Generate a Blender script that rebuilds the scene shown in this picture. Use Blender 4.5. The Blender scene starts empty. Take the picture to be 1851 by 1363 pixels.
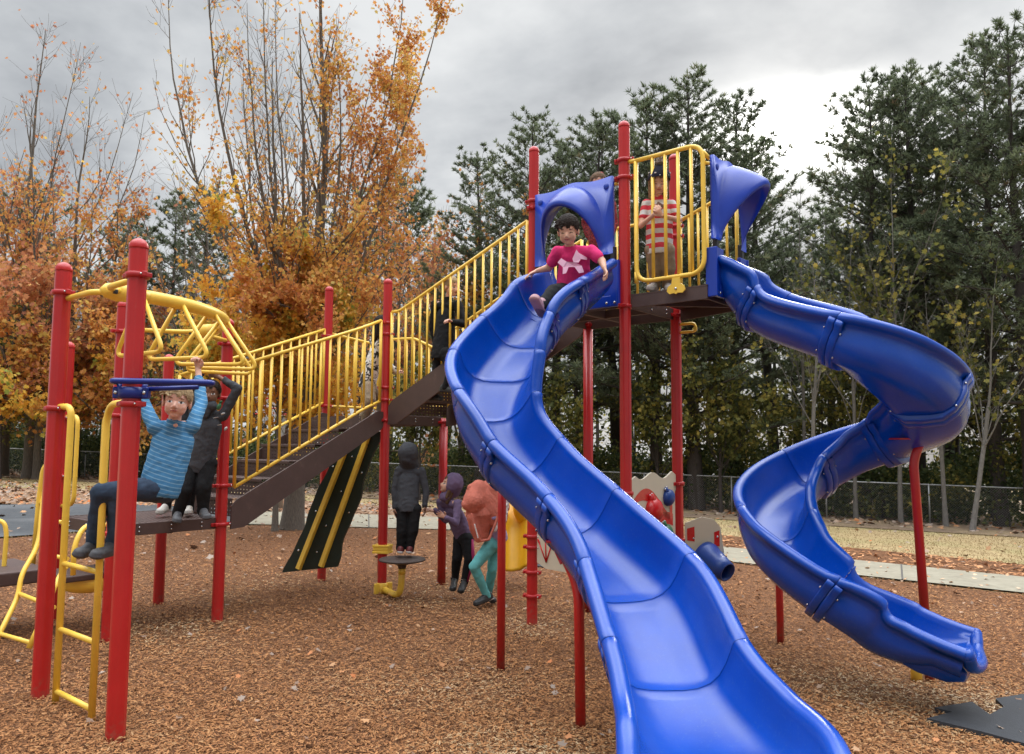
import bpy, bmesh, math, random
import numpy as np
from mathutils import Vector, Matrix, noise
V = Vector
SC = bpy.context.scene
COL = SC.collection
rad = math.radians

# ---------------------------------------------------------------- camera (solved from the verticals and post bases)
F = 1400.0; CX = 925.5; CY = 681.5; HC = 1.63
TH = math.atan((800 - 681.5) / F); RO = 0.0067
cam_f = V((0, math.cos(TH), math.sin(TH)))
_u = V((0, -math.sin(TH), math.cos(TH))); _r = V((1, 0, 0))
cam_r = _r * math.cos(RO) + _u * math.sin(RO)
cam_u = _u * math.cos(RO) - _r * math.sin(RO)
CAMP = V((0, 0, HC))
def ray(px, py): return cam_r * ((px - CX) / F) + cam_u * ((CY - py) / F) + cam_f
def P(px, py, Y):
    d = ray(px, py); return CAMP + d * (Y / d.y)
def gz(x, y):
    return -.035 * max(0.0, .8 * x + .6 * y - 2.5)
def G(px, py):
    d = ray(px, py); z = 0.0
    for i in range(50):
        k = (z - HC) / d.z if d.z < -1e-4 else 200
        z = .5 * z + .5 * gz(d.x * k, d.y * k)
    return V((d.x * k, d.y * k, gz(d.x * k, d.y * k)))
cam = bpy.data.cameras.new('camera'); camo = bpy.data.objects.new('camera', cam); COL.objects.link(camo)
cam.sensor_width = 36; cam.lens = 36 * F / 1851; cam.clip_start = .05; cam.clip_end = 500
m = Matrix((cam_r, cam_u, -cam_f)).transposed().to_4x4(); m.translation = CAMP
camo.matrix_world = m
SC.camera = camo

# ---------------------------------------------------------------- node helpers
def new_mat(name):
    m = bpy.data.materials.new(name); m.use_nodes = True
    nt = m.node_tree; b = nt.nodes['Principled BSDF']
    return m, nt, b
def N(nt, t, **kw):
    n = nt.nodes.new(t)
    for k, v in kw.items():
        if k.startswith('i_'):
            n.inputs[k[2:].replace('_', ' ')].default_value = v
        else: setattr(n, k, v)
    return n
def ramp(nt, stops):
    r = nt.nodes.new('ShaderNodeValToRGB'); e = r.color_ramp.elements
    while len(e) < len(stops): e.new(.5)
    for i, (p, c) in enumerate(stops):
        e[i].position = p; e[i].color = (*c, 1)
    return r
def mixc(nt, a, b, fac=None, mode='MIX', f=.5):
    m = nt.nodes.new('ShaderNodeMix'); m.data_type = 'RGBA'; m.blend_type = mode
    m.inputs[0].default_value = f
    if fac is not None: nt.links.new(fac, m.inputs[0])
    for k, s in ((6, a), (7, b)):
        if isinstance(s, tuple): m.inputs[k].default_value = (*s, 1)
        else: nt.links.new(s, m.inputs[k])
    return m.outputs[2]
def scl(c, k): return tuple(x * k for x in c)
def simple(name, col, rough=.5, var=.12, scale=6, bump=0, bscale=80, metal=0, spec=.5, dirt=None, trans=0, aniso=None, coat=0):
    m, nt, b = new_mat(name); L = nt.links.new
    tc = N(nt, 'ShaderNodeTexCoord')
    n = N(nt, 'ShaderNodeTexNoise', i_Scale=scale, i_Detail=5.0, i_Roughness=.6)
    if aniso:
        mp = N(nt, 'ShaderNodeMapping'); mp.inputs['Scale'].default_value = aniso
        L(tc.outputs['Object'], mp.inputs[0]); L(mp.outputs[0], n.inputs['Vector'])
    else: L(tc.outputs['Object'], n.inputs['Vector'])
    r = ramp(nt, [(.3, scl(col, 1 - var)), (.7, scl(col, 1 + var))]); L(n.outputs[0], r.inputs[0])
    c = r.outputs[0]
    if dirt:
        n2 = N(nt, 'ShaderNodeTexNoise', i_Scale=dirt[1], i_Detail=8.0, i_Roughness=.7); L(tc.outputs['Object'], n2.inputs['Vector'])
        r2 = ramp(nt, [(dirt[2], (0, 0, 0)), (dirt[2] + .12, (1, 1, 1))]); L(n2.outputs[0], r2.inputs[0])
        mu = N(nt, 'ShaderNodeMath', operation='MULTIPLY'); mu.inputs[1].default_value = dirt[3]
        L(r2.outputs[0], mu.inputs[0])
        c = mixc(nt, c, dirt[0], mu.outputs[0])
    L(c, b.inputs['Base Color'])
    rr = N(nt, 'ShaderNodeMapRange'); rr.inputs[3].default_value = max(.02, rough - .08); rr.inputs[4].default_value = min(1, rough + .1)
    L(n.outputs[0], rr.inputs[0]); L(rr.outputs[0], b.inputs['Roughness'])
    b.inputs['Metallic'].default_value = metal
    b.inputs['Specular IOR Level'].default_value = spec
    if coat: b.inputs['Coat Weight'].default_value = coat; b.inputs['Coat Roughness'].default_value = .12
    if bump:
        nb = N(nt, 'ShaderNodeTexNoise', i_Scale=bscale, i_Detail=4.0); L(tc.outputs['Object'], nb.inputs['Vector'])
        bp = N(nt, 'ShaderNodeBump', i_Strength=bump, i_Distance=.01); L(nb.outputs[0], bp.inputs['Height']); L(bp.outputs[0], b.inputs['Normal'])
    return m
def leafmat(name, stops, rough=.6, trans=.35):
    """foliage: colour picked per leaf from the corner attribute 'col' plus noise in space"""
    m, nt, b = new_mat(name); L = nt.links.new
    at = N(nt, 'ShaderNodeAttribute', attribute_name='rnd')
    tc = N(nt, 'ShaderNodeTexCoord'); n = N(nt, 'ShaderNodeTexNoise', i_Scale=.6, i_Detail=3.0); L(tc.outputs['Object'], n.inputs['Vector'])
    ad = N(nt, 'ShaderNodeMath', operation='ADD'); ad.use_clamp = True
    mr = N(nt, 'ShaderNodeMapRange'); mr.inputs[1].default_value = .3; mr.inputs[2].default_value = .7; mr.inputs[3].default_value = -.3; mr.inputs[4].default_value = .3
    L(n.outputs[0], mr.inputs[0]); L(mr.outputs[0], ad.inputs[0]); L(at.outputs['Fac'], ad.inputs[1])
    r = ramp(nt, stops); L(ad.outputs[0], r.inputs[0]); L(r.outputs[0], b.inputs['Base Color'])
    b.inputs['Roughness'].default_value = rough
    b.inputs['Specular IOR Level'].default_value = .25
    tr = N(nt, 'ShaderNodeBsdfTranslucent'); L(r.outputs[0], tr.inputs[0])
    ms = N(nt, 'ShaderNodeMixShader'); ms.inputs[0].default_value = trans
    L(b.outputs[0], ms.inputs[1]); L(tr.outputs[0], ms.inputs[2])
    L(ms.outputs[0], nt.nodes['Material Output'].inputs[0])
    return m

M = {}
M['red'] = simple('red_paint', (.47, .016, .016), .3, .1, 3, dirt=((.3, .12, .08), 18, .62, .18), bump=.03, bscale=60)
def grime(m):
    """dust and splashed dirt on the lowest hand's breadth of a post"""
    nt = m.node_tree; L = nt.links.new; b = nt.nodes['Principled BSDF']; src = b.inputs['Base Color'].links[0].from_socket
    g = N(nt, 'ShaderNodeNewGeometry'); sx = N(nt, 'ShaderNodeSeparateXYZ'); L(g.outputs['Position'], sx.inputs[0])
    n = N(nt, 'ShaderNodeTexNoise', i_Scale=28.0, i_Detail=6.0, i_Roughness=.7); L(g.outputs['Position'], n.inputs['Vector'])
    a = N(nt, 'ShaderNodeMapRange'); a.inputs[1].default_value = -.1; a.inputs[2].default_value = .5; a.inputs[3].default_value = .62; a.inputs[4].default_value = .1; L(sx.outputs[2], a.inputs[0])
    s = N(nt, 'ShaderNodeMath', operation='SUBTRACT'); L(a.outputs[0], s.inputs[0]); L(n.outputs[0], s.inputs[1])
    k = N(nt, 'ShaderNodeMath', operation='MULTIPLY_ADD'); k.use_clamp = True; k.inputs[1].default_value = 4; k.inputs[2].default_value = .25; L(s.outputs[0], k.inputs[0])
    k2 = N(nt, 'ShaderNodeMath', operation='MULTIPLY'); k2.inputs[1].default_value = .55; L(k.outputs[0], k2.inputs[0])
    L(mixc(nt, src, (.2, .12, .08), k2.outputs[0]), b.inputs['Base Color'])
grime(M['red'])
M['redclamp'] = simple('red_clamp_paint', (.42, .012, .014), .35, .1, 8)
M['yellow'] = simple('yellow_paint', (.88, .56, .07), .35, .08, 5, dirt=((.35, .2, .06), 30, .62, .35))
M['blue'] = simple('blue_plastic', (.001, .035, .36), .3, .1, 4, bump=.05, bscale=220, dirt=((.02, .05, .25), 60, .6, .5), spec=.62)
M['bluedark'] = simple('blue_clip_paint', (.005, .02, .2), .35)
M['brown'] = simple('brown_vinyl', (.075, .043, .036), .55, .12, 9, bump=.25, bscale=160, dirt=((.16, .11, .08), 9, .6, .35))
M['browndisc'] = simple('brown_rubber', (.07, .048, .04), .65, .12, 9, bump=.3, bscale=160)
M['steel'] = simple('galvanised_steel', (.42, .43, .43), .45, .15, 20, metal=.6)
M['bolt'] = simple('bolt_steel', (.6, .6, .6), .25, metal=1.0)
M['tan'] = simple('tan_board', (.6, .53, .4), .5, .05, 3)
M['dkgreen'] = simple('dark_green_board', (.012, .022, .012), .5, .2, 5)
M['green'] = simple('green_plastic', (.02, .14, .05), .3)
M['redpl'] = simple('red_plastic', (.55, .015, .015), .22)
M['bluepl'] = simple('navy_plastic', (.012, .05, .24), .35)
M['yplastic'] = simple('yellow_plastic', (.74, .4, .015), .4, .08, 5)
M['black'] = simple('black_paint', (.012, .012, .014), .45)
M['rubber'] = simple('black_rubber_mat', (.035, .037, .042), .8, .2, 20, bump=.3, bscale=120)

# ---------------------------------------------------------------- mesh builder
class MB:
    starts = None
    def __init__(s): s.v = []; s.f = []; s.m = []; s.s = []
    def add(s, vs, fs, mi=0, smooth=True):
        o = len(s.v); s.v += [tuple(p) for p in vs]
        for f in fs: s.f.append(tuple(o + i for i in f)); s.m.append(mi); s.s.append(smooth)
    def box(s, c, ex, ey, ez, mi=0):
        """c centre; ex, ey, ez half-axis vectors"""
        c = V(c); ex, ey, ez = V(ex), V(ey), V(ez)
        vs = [c + ex * a + ey * b + ez * d for a in (-1, 1) for b in (-1, 1) for d in (-1, 1)]
        s.add(vs, [(0, 1, 3, 2), (4, 6, 7, 5), (0, 4, 5, 1), (2, 3, 7, 6), (0, 2, 6, 4), (1, 5, 7, 3)], mi, False)
    def bbox(s, c, ex, ey, ez, b=.012, mi=0):
        """box with chamfered edges"""
        c = V(c); ex, ey, ez = V(ex), V(ey), V(ez)
        bm = bmesh.new(); bmesh.ops.create_cube(bm, size=2)
        lx, ly, lz = ex.length, ey.length, ez.length
        for v in bm.verts: v.co = V((v.co.x * lx, v.co.y * ly, v.co.z * lz))
        bmesh.ops.bevel(bm, geom=list(bm.edges), offset=min(b, .45 * min(lx, ly, lz)), segments=2, affect='EDGES', profile=.5)
        ux, uy, uz = ex.normalized(), ey.normalized(), ez.normalized()
        bm.verts.index_update()
        s.add([c + ux * v.co.x + uy * v.co.y + uz * v.co.z for v in bm.verts], [[v.index for v in f.verts] for f in bm.faces], mi, False)
        bm.free()
    def tube(s, pts, r, n=10, closed=False, cap=True, mi=0, smooth=True, prof=None, up=None):
        pts = [V(p) for p in pts]; k = len(pts)
        rs = r if isinstance(r, (list, tuple)) else [r] * k
        T = []
        for i in range(k):
            a = pts[(i - 1) % k] if (closed or i > 0) else pts[i]; b = pts[(i + 1) % k] if (closed or i < k - 1) else pts[i]
            t = (b - a); T.append(t.normalized() if t.length > 1e-9 else V((0, 0, 1)))
        nrm = up if up is not None else (V((0, 0, 1)) if abs(T[0].z) < .9 else V((1, 0, 0)))
        nrm = (nrm - T[0] * nrm.dot(T[0])).normalized()
        vs = []
        for i in range(k):
            nrm = nrm - T[i] * nrm.dot(T[i]); nrm.normalize(); bi = T[i].cross(nrm)
            for j in range(n):
                a = 2 * math.pi * j / n; q = prof[j] if prof else 1
                vs.append(pts[i] + (nrm * math.cos(a) + bi * math.sin(a)) * rs[i] * q)
        fs = []
        for i in range(k if closed else k - 1):
            for j in range(n):
                a = i * n + j; b = i * n + (j + 1) % n; c = ((i + 1) % k) * n + (j + 1) % n; d = ((i + 1) % k) * n + j
                fs.append((a, b, c, d))
        s.add(vs, fs, mi, smooth)
        if cap and not closed:
            o = len(s.v) - len(vs)
            s.f.append(tuple(o + j for j in reversed(range(n)))); s.m.append(mi); s.s.append(False)
            s.f.append(tuple(o + (k - 1) * n + j for j in range(n))); s.m.append(mi); s.s.append(False)
    def lathe(s, base, prof, n=24, axis=V((0, 0, 1)), mi=0, smooth=True):
        """prof: (r, h) from the bottom to the top along axis"""
        base = V(base); axis = V(axis).normalized()
        a = V((1, 0, 0)) if abs(axis.x) < .9 else V((0, 1, 0)); x = (a - axis * a.dot(axis)).normalized(); y = axis.cross(x)
        vs = []
        for r, h in prof:
            for j in range(n):
                t = 2 * math.pi * j / n; vs.append(base + axis * h + (x * math.cos(t) + y * math.sin(t)) * r)
        fs = [(i * n + j, i * n + (j + 1) % n, (i + 1) * n + (j + 1) % n, (i + 1) * n + j) for i in range(len(prof) - 1) for j in range(n)]
        s.add(vs, fs, mi, smooth)
        o = len(s.v) - len(vs)
        if prof[0][0] > 1e-4: s.f.append(tuple(o + j for j in reversed(range(n)))); s.m.append(mi); s.s.append(False)
        if prof[-1][0] > 1e-4: s.f.append(tuple(o + (len(prof) - 1) * n + j for j in range(n))); s.m.append(mi); s.s.append(False)
    def ell(s, c, ax, ay, az, n=16, mi=0):
        c = V(c); vs = []; fs = []; m_ = n // 2
        for i in range(m_ + 1):
            p = math.pi * i / m_
            for j in range(n):
                t = 2 * math.pi * j / n
                vs.append(c + V(ax) * math.sin(p) * math.cos(t) + V(ay) * math.sin(p) * math.sin(t) + V(az) * math.cos(p))
        for i in range(m_):
            for j in range(n): fs.append((i * n + j, (i + 1) * n + j, (i + 1) * n + (j + 1) % n, i * n + (j + 1) % n))
        s.add(vs, fs, mi)
    def slab(s, poly, nrm, th, mi=0):
        """flat polygon (list of points) given thickness th along nrm"""
        poly = [V(p) for p in poly]; nrm = V(nrm).normalized() * th; k = len(poly)
        vs = poly + [p + nrm for p in poly]
        fs = [tuple(reversed(range(k))), tuple(range(k, 2 * k))] + [(i, (i + 1) % k, k + (i + 1) % k, k + i) for i in range(k)]
        s.add(vs, fs, mi, False)
    def build(s, name, mats, parent=None, loc=None):
        me = bpy.data.meshes.new(name)
        off = V((0, 0, 0))
        if parent is not None:
            q = parent
            while q is not None: off += q.location; q = q.parent
        if loc is not None: off = V(loc)
        me.from_pydata([tuple(V(p) - off) for p in s.v], [], s.f)
        for mt in (mats if isinstance(mats, (list, tuple)) else [mats]): me.materials.append(mt if not isinstance(mt, str) else M[mt])
        me.polygons.foreach_set('material_index', s.m); me.polygons.foreach_set('use_smooth', s.s)
        me.update()
        o = bpy.data.objects.new(name, me); COL.objects.link(o)
        if parent is not None: o.parent = parent
        elif loc is not None: o.location = loc
        return o
class BS(MB):
    """set of bolts: each one is built as an object of its own"""
    def __init__(s): super().__init__(); s.starts = []
    def build(s, name, mats, parent=None, loc=None):
        st = s.starts + [(len(s.v), len(s.f))]; o = None
        for (v0, f0), (v1, f1) in zip(st[:-1], st[1:]):
            m_ = MB(); m_.v = s.v[v0:v1]; m_.f = [tuple(i - v0 for i in f) for f in s.f[f0:f1]]; m_.m = s.m[f0:f1]; m_.s = s.s[f0:f1]; o = m_.build(name, mats, parent, loc)
        return o
def empty(name, loc): o = bpy.data.objects.new(name, None); o.empty_display_size = .2; COL.objects.link(o); o.location = loc; return o
def tag(o, label=None, cat=None, group=None, kind=None):
    if label: o['label'] = label
    if cat: o['category'] = cat
    if group: o['group'] = group
    if kind: o['kind'] = kind
    return o
def fillet(pts, r, n=6, closed=False):
    pts = [V(p) for p in pts]; out = []; k = len(pts)
    for i in range(k):
        if not closed and i in (0, k - 1): out.append(pts[i]); continue
        a, b, c = pts[(i - 1) % k], pts[i], pts[(i + 1) % k]
        d1 = (a - b); d2 = (c - b); rr = min(r, d1.length * .49, d2.length * .49)
        p = b + d1.normalized() * rr; q = b + d2.normalized() * rr
        for j in range(n + 1):
            t = j / n; out.append(p * (1 - t) ** 2 + b * 2 * t * (1 - t) + q * t * t)
    return out
def crom(pts, n=8):
    """Catmull-Rom through a list of tuples (any length)"""
    A = np.array(pts, float); out = []
    for i in range(len(A) - 1):
        p0 = A[max(i - 1, 0)] if i > 0 else 2 * A[0] - A[1]; p1 = A[i]; p2 = A[i + 1]; p3 = A[i + 2] if i + 2 < len(A) else 2 * A[-1] - A[-2]
        for j in range(n):
            t = j / n; out.append(.5 * ((2 * p1) + (-p0 + p2) * t + (2 * p0 - 5 * p1 + 4 * p2 - p3) * t * t + (-p0 + 3 * p1 - 3 * p2 + p3) * t ** 3))
    out.append(A[-1]); return np.array(out)

# ---------------------------------------------------------------- sky and light
SUN_AZ = 20.5; SUN_EL = 22
sd = V((math.sin(rad(SUN_AZ)) * math.cos(rad(SUN_EL)), math.cos(rad(SUN_AZ)) * math.cos(rad(SUN_EL)), math.sin(rad(SUN_EL))))
w = bpy.data.worlds.new('World'); SC.world = w; w.use_nodes = True; nt = w.node_tree; L = nt.links.new
bg = nt.nodes['Background']
sky = N(nt, 'ShaderNodeTexSky', sky_type='NISHITA'); sky.sun_disc = False; sky.sun_elevation = rad(SUN_EL); sky.sun_rotation = rad(SUN_AZ)
tc = N(nt, 'ShaderNodeTexCoord'); sx = N(nt, 'ShaderNodeSeparateXYZ'); L(tc.outputs['Generated'], sx.inputs[0])
def mth(op, a, b=None, c=None, clamp=False):
    n = N(nt, 'ShaderNodeMath', operation=op); n.use_clamp = clamp
    for i, q in enumerate((a, b, c)):
        if q is None: continue
        if isinstance(q, (int, float)): n.inputs[i].default_value = q
        else: L(q, n.inputs[i])
    return n.outputs[0]
zz = mth('ADD', mth('MAXIMUM', sx.outputs[2], 0), .22)
cx = mth('DIVIDE', sx.outputs[0], zz); cy = mth('DIVIDE', sx.outputs[1], zz)
cb = N(nt, 'ShaderNodeCombineXYZ'); L(cx, cb.inputs[0]); L(cy, cb.inputs[1]); cb.inputs[2].default_value = 9.9
n1 = N(nt, 'ShaderNodeTexNoise', i_Scale=1.15, i_Detail=7.0, i_Roughness=.52, i_Distortion=.35); L(cb.outputs[0], n1.inputs['Vector'])
n2 = N(nt, 'ShaderNodeTexNoise', i_Scale=2.6, i_Detail=6.0, i_Roughness=.55); L(cb.outputs[0], n2.inputs['Vector'])
dn = mth('ADD', mth('MULTIPLY', n1.outputs[0], .75), mth('MULTIPLY', n2.outputs[0], .25))
rp = ramp(nt, [(.4, (1.75, 1.84, 1.98)), (.47, (2.5, 2.63, 2.8)), (.54, (3.6, 3.74, 3.88)), (.63, (5.0, 5.1, 5.15))]); L(dn, rp.inputs[0])
# glow where the sun stands behind thinner cloud
v1 = N(nt, 'ShaderNodeVectorMath', operation='SUBTRACT'); L(tc.outputs['Generated'], v1.inputs[0]); v1.inputs[1].default_value = sd
v2 = N(nt, 'ShaderNodeVectorMath', operation='MULTIPLY'); L(v1.outputs[0], v2.inputs[0]); v2.inputs[1].default_value = (.62, .62, 1.5)
vd = N(nt, 'ShaderNodeVectorMath', operation='LENGTH'); L(v2.outputs[0], vd.inputs[0]); l2 = mth('MULTIPLY', vd.outputs['Value'], vd.outputs['Value'])
g1 = mth('EXPONENT', mth('MULTIPLY', l2, -28)); g2 = mth('EXPONENT', mth('MULTIPLY', l2, -290))
thin = N(nt, 'ShaderNodeMapRange'); thin.inputs[1].default_value = .4; thin.inputs[2].default_value = .6; L(n2.outputs[0], thin.inputs[0])
hi = N(nt, 'ShaderNodeMapRange'); hi.inputs[1].default_value = .36; hi.inputs[2].default_value = .445; hi.inputs[3].default_value = 1; hi.inputs[4].default_value = .04
L(mth('MULTIPLY_ADD', n2.outputs[0], .16, mth('SUBTRACT', sx.outputs[2], .08)), hi.inputs[0])
gl0 = mth('ADD', mth('MULTIPLY', g1, mth('MULTIPLY_ADD', thin.outputs[0], 1.9, .4)), mth('MULTIPLY', g2, mth('MULTIPLY_ADD', thin.outputs[0], 26, 3.0)))
# overcast skies are brighter towards the zenith
gl = mth('MULTIPLY', gl0, hi.outputs[0])
zen = N(nt, 'ShaderNodeMapRange'); zen.inputs[1].default_value = .57; zen.inputs[2].default_value = 1.0; zen.inputs[3].default_value = 1.0; zen.inputs[4].default_value = 12.5; L(sx.outputs[2], zen.inputs[0])
vm = N(nt, 'ShaderNodeVectorMath', operation='SCALE'); L(rp.outputs[0], vm.inputs[0]); L(zen.outputs[0], vm.inputs['Scale'])
gc = N(nt, 'ShaderNodeVectorMath', operation='SCALE'); gc.inputs[0].default_value = (1.0, .97, .9); L(gl, gc.inputs['Scale'])
va = N(nt, 'ShaderNodeVectorMath', operation='ADD'); L(vm.outputs[0], va.inputs[0]); L(gc.outputs[0], va.inputs[1])
fin = mixc(nt, sky.outputs[0], va.outputs[0], None, f=.975)
L(fin, bg.inputs[0]); bg.inputs[1].default_value = .1
sl = bpy.data.lights.new('sun', 'SUN'); so = bpy.data.objects.new('sun', sl); COL.objects.link(so)
sl.specular_factor = .35; sl.energy = 1.0; sl.angle = rad(18); sl.color = (1, .95, .87)
so.rotation_euler = (-sd).to_track_quat('-Z', 'Y').to_euler()
SC.view_settings.view_transform = 'Standard'; SC.view_settings.look = 'None'; SC.view_settings.exposure = .72; SC.view_settings.gamma = 1
SC.cycles.max_bounces = 6; SC.cycles.transparent_max_bounces = 6
# ================================================================= ground, path, lawn
def sheet(name, poly, dz, mat, step=.5):
    """ground sheet that follows gz(): polygon in plan, clipped from a fine grid"""
    bm = bmesh.new()
    vs = [bm.verts.new((p[0], p[1], 0)) for p in poly]; bm.faces.new(vs)
    xs = [p[0] for p in poly]; ys = [p[1] for p in poly]
    def cut(lo, hi, ax, st):
        a = lo + st
        while a < hi:
            co = V((a, 0, 0)) if ax == 0 else V((0, a, 0)); no = V((1, 0, 0)) if ax == 0 else V((0, 1, 0))
            bmesh.ops.bisect_plane(bm, geom=bm.verts[:] + bm.edges[:] + bm.faces[:], plane_co=co, plane_no=no); a += st
    cut(min(xs), max(xs), 0, step); cut(min(ys), max(ys), 1, step)
    for v in bm.verts: v.co.z = gz(v.co.x, v.co.y) + dz
    bmesh.ops.recalc_face_normals(bm, faces=bm.faces[:])
    me = bpy.data.meshes.new(name); bm.to_mesh(me); bm.free(); me.materials.append(mat)
    if me.polygons and me.polygons[0].normal.z < 0: me.flip_normals()
    o = bpy.data.objects.new(name, me); COL.objects.link(o); o['kind'] = 'structure'; return o
def xy(p): return (p.x, p.y)
def groundmat(name, cols, s1, s2, bump, patch=None, bs=60, rough=.9):
    m, nt, b = new_mat(name); L = nt.links.new
    tc = N(nt, 'ShaderNodeTexCoord')
    n = N(nt, 'ShaderNodeTexNoise', i_Scale=s1, i_Detail=8.0, i_Roughness=.75); L(tc.outputs['Object'], n.inputs['Vector'])
    r = ramp(nt, cols); L(n.outputs[0], r.inputs[0]); c = r.outputs[0]
    if patch:
        n2 = N(nt, 'ShaderNodeTexNoise', i_Scale=s2, i_Detail=4.0); L(tc.outputs['Object'], n2.inputs['Vector'])
        r2 = ramp(nt, [(.45, (0, 0, 0)), (.62, (1, 1, 1))]); L(n2.outputs[0], r2.inputs[0]); c = mixc(nt, c, patch, r2.outputs[0])
    L(c, b.inputs['Base Color']); b.inputs['Roughness'].default_value = rough; b.inputs['Specular IOR Level'].default_value = .2
    v = N(nt, 'ShaderNodeTexVoronoi', i_Scale=bs); L(tc.outputs['Object'], v.inputs['Vector'])
    bp = N(nt, 'ShaderNodeBump', i_Strength=bump, i_Distance=.03); L(v.outputs[0], bp.inputs['Height']); L(bp.outputs[0], b.inputs['Normal'])
    return m
M['lawn'] = groundmat('lawn_grass', [(.3, (.25, .18, .09)), (.5, (.36, .265, .135)), (.7, (.46, .345, .18))], 3.5, .35, .5, (.3, .25, .115), 25)
M['chipbed'] = groundmat('wood_chip_base', [(.3, (.08, .036, .018)), (.5, (.19, .088, .042)), (.7, (.32, .16, .08))], 26, 1.0, .9, None, 45)
M['dirt'] = groundmat('bare_dirt', [(.3, (.12, .08, .055)), (.5, (.18, .125, .085)), (.7, (.25, .185, .12))], 6, .8, .5, (.26, .19, .11), 30)
M['concrete'] = groundmat('concrete', [(.3, (.23, .205, .155)), (.5, (.29, .26, .195)), (.7, (.35, .315, .24))], 5, .6, .1, None, 80, .8)
M['asphalt'] = groundmat('asphalt', [(.3, (.045, .05, .056)), (.5, (.06, .065, .07)), (.7, (.085, .09, .095))], 4, .5, .2, (.1, .105, .11), 120, .65)
M['litter'] = groundmat('leaf_litter_base', [(.3, (.13, .07, .04)), (.5, (.24, .14, .08)), (.7, (.36, .24, .16))], 9, .8, .8, None, 22)
sheet('ground', [(-90, -8), (90, -8), (90, 120), (-90, 120)], 0, M['lawn'], 4)
edge = [G(-150, 985), G(0, 975), G(480, 950), G(640, 955), G(830, 960), G(1060, 985), G(1300, 1017), G(1851, 1077), G(2100, 1105)]
bed = [(-11, -4), (9.5, -4)] + [xy(p) for p in reversed(edge)]
sheet('wood_chip_bed', [(-12, -4)] + [(10.5, -4)] + [xy(p) for p in reversed(edge)], .012, M['chipbed'], 1)
pn = [G(420, 949), G(640, 955), G(830, 960), G(1060, 985), G(1300, 1016), G(1851, 1075), G(2300, 1125)]
pf = [G(420, 925), G(640, 931), G(830, 938), G(1060, 962), G(1300, 990), G(1851, 1046), G(2300, 1092)]
sheet('path', [xy(p) for p in pn] + [xy(p) for p in reversed(pf)], .03, M['concrete'], 1)
sheet('asphalt_pad', [xy(G(-400, 1000)), xy(G(0, 973)), xy(G(300, 956)), xy(G(500, 945)), xy(G(500, 927)), xy(G(300, 914)), xy(G(0, 914)), xy(G(-400, 914))], .022, M['asphalt'], 1)
sheet('leafy_strip', [xy(G(-400, 912)), xy(G(0, 912)), xy(G(420, 924)), xy(G(640, 930)), xy(G(830, 937)), xy(G(830, 925)), xy(G(640, 912)), xy(G(420, 897)), xy(G(0, 882)), xy(G(-400, 870))], .016, M['litter'], 1)
sheet('chip_strip', [xy(G(830, 937)), xy(G(1060, 961)), xy(G(1300, 989)), xy(G(1851, 1045)), xy(G(2300, 1091)), xy(G(2300, 1060)), xy(G(1851, 1022)), xy(G(1300, 968)), xy(G(1060, 945)), xy(G(830, 926))], .016, M['chipbed'], 1)
FA = V((-34, 42.2, 0)); FB = V((24, 20.0, 0))        # fence line in plan
fd = (FB - FA).normalized(); fnrm = V((-fd.y, fd.x, 0))
q = [FA - fnrm * 3.0 - fd * 30, FB - fnrm * 4.2 + fd * 10, FB + fnrm * 60 + fd * 10, FA + fnrm * 60 - fd * 30]
sheet('woodland_floor', [xy(p) for p in q], .02, M['dirt'], 4)
# control joints in the path
jm = MB()
for t in np.linspace(.06, .97, 15):
    def lerp(a, t): x = t * (len(a) - 1); i = min(int(x), len(a) - 2); return a[i].lerp(a[i + 1], x - i)
    a, b = lerp(pn, t), lerp(pf, t); d = (b - a).normalized(); s = V((d.y, -d.x, 0)) * .012
    jm.add([V((p.x, p.y, gz(p.x, p.y) + .036)) for p in (a - s, a + s, b + s, b - s)], [(0, 1, 2, 3)], 0, False)
tag(jm.build('path_joints', simple('joint_dark', (.1, .09, .08), .9)), kind='structure')

# ---------------------------------------------------------------- scattered quads (chips, leaves) with a random value per face
def quads(name, C, D, W, Nn, rnd, mat, bend=.0, fan=None, parent=None, loc=(0, 0, 0)):
    """C centres, D half-length vectors, W half-width vectors (n,3)"""
    n = len(C)
    if fan is None: uv = np.array([(-1, -1), (1, -1), (1, 1), (-1, 1)], float)
    else: uv = np.array(fan, float)
    k = len(uv)
    vs = C[:, None, :] + D[:, None, :] * uv[None, :, 0:1] + W[:, None, :] * uv[None, :, 1:2]
    if bend: vs += Nn[:, None, :] * (np.abs(uv[None, :, 1:2]) * bend * np.linalg.norm(W, axis=1)[:, None, None])
    vs = vs.reshape(-1, 3) - np.array(loc)
    me = bpy.data.meshes.new(name); me.vertices.add(n * k); me.vertices.foreach_set('co', vs.ravel().astype(np.float32))
    me.loops.add(n * k); me.loops.foreach_set('vertex_index', np.arange(n * k, dtype=np.int32))
    me.polygons.add(n); me.polygons.foreach_set('loop_start', (np.arange(n) * k).astype(np.int32)); me.polygons.foreach_set('loop_total', np.full(n, k, np.int32))
    at = me.attributes.new('rnd', 'FLOAT', 'FACE'); at.data.foreach_set('value', rnd.astype(np.float32))
    me.materials.append(mat); me.update(calc_edges=True)
    o = bpy.data.objects.new(name, me); COL.objects.link(o)
    if parent is not None: o.parent = parent
    return o
R = np.random.default_rng(7)
def unit(a): return a / np.maximum(np.linalg.norm(a, axis=1, keepdims=True), 1e-9)
def gzv(x, y): return -.035 * np.maximum(0, .8 * x + .6 * y - 2.5)
def inpoly(x, y, poly):
    ins = np.zeros(len(x), bool); k = len(poly)
    for i in range(k):
        x1, y1 = poly[i]; x2, y2 = poly[(i + 1) % k]
        c = ((y1 > y) != (y2 > y)) & (x < (x2 - x1) * (y - y1) / (y2 - y1 + 1e-12) + x1); ins ^= c
    return ins
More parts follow.
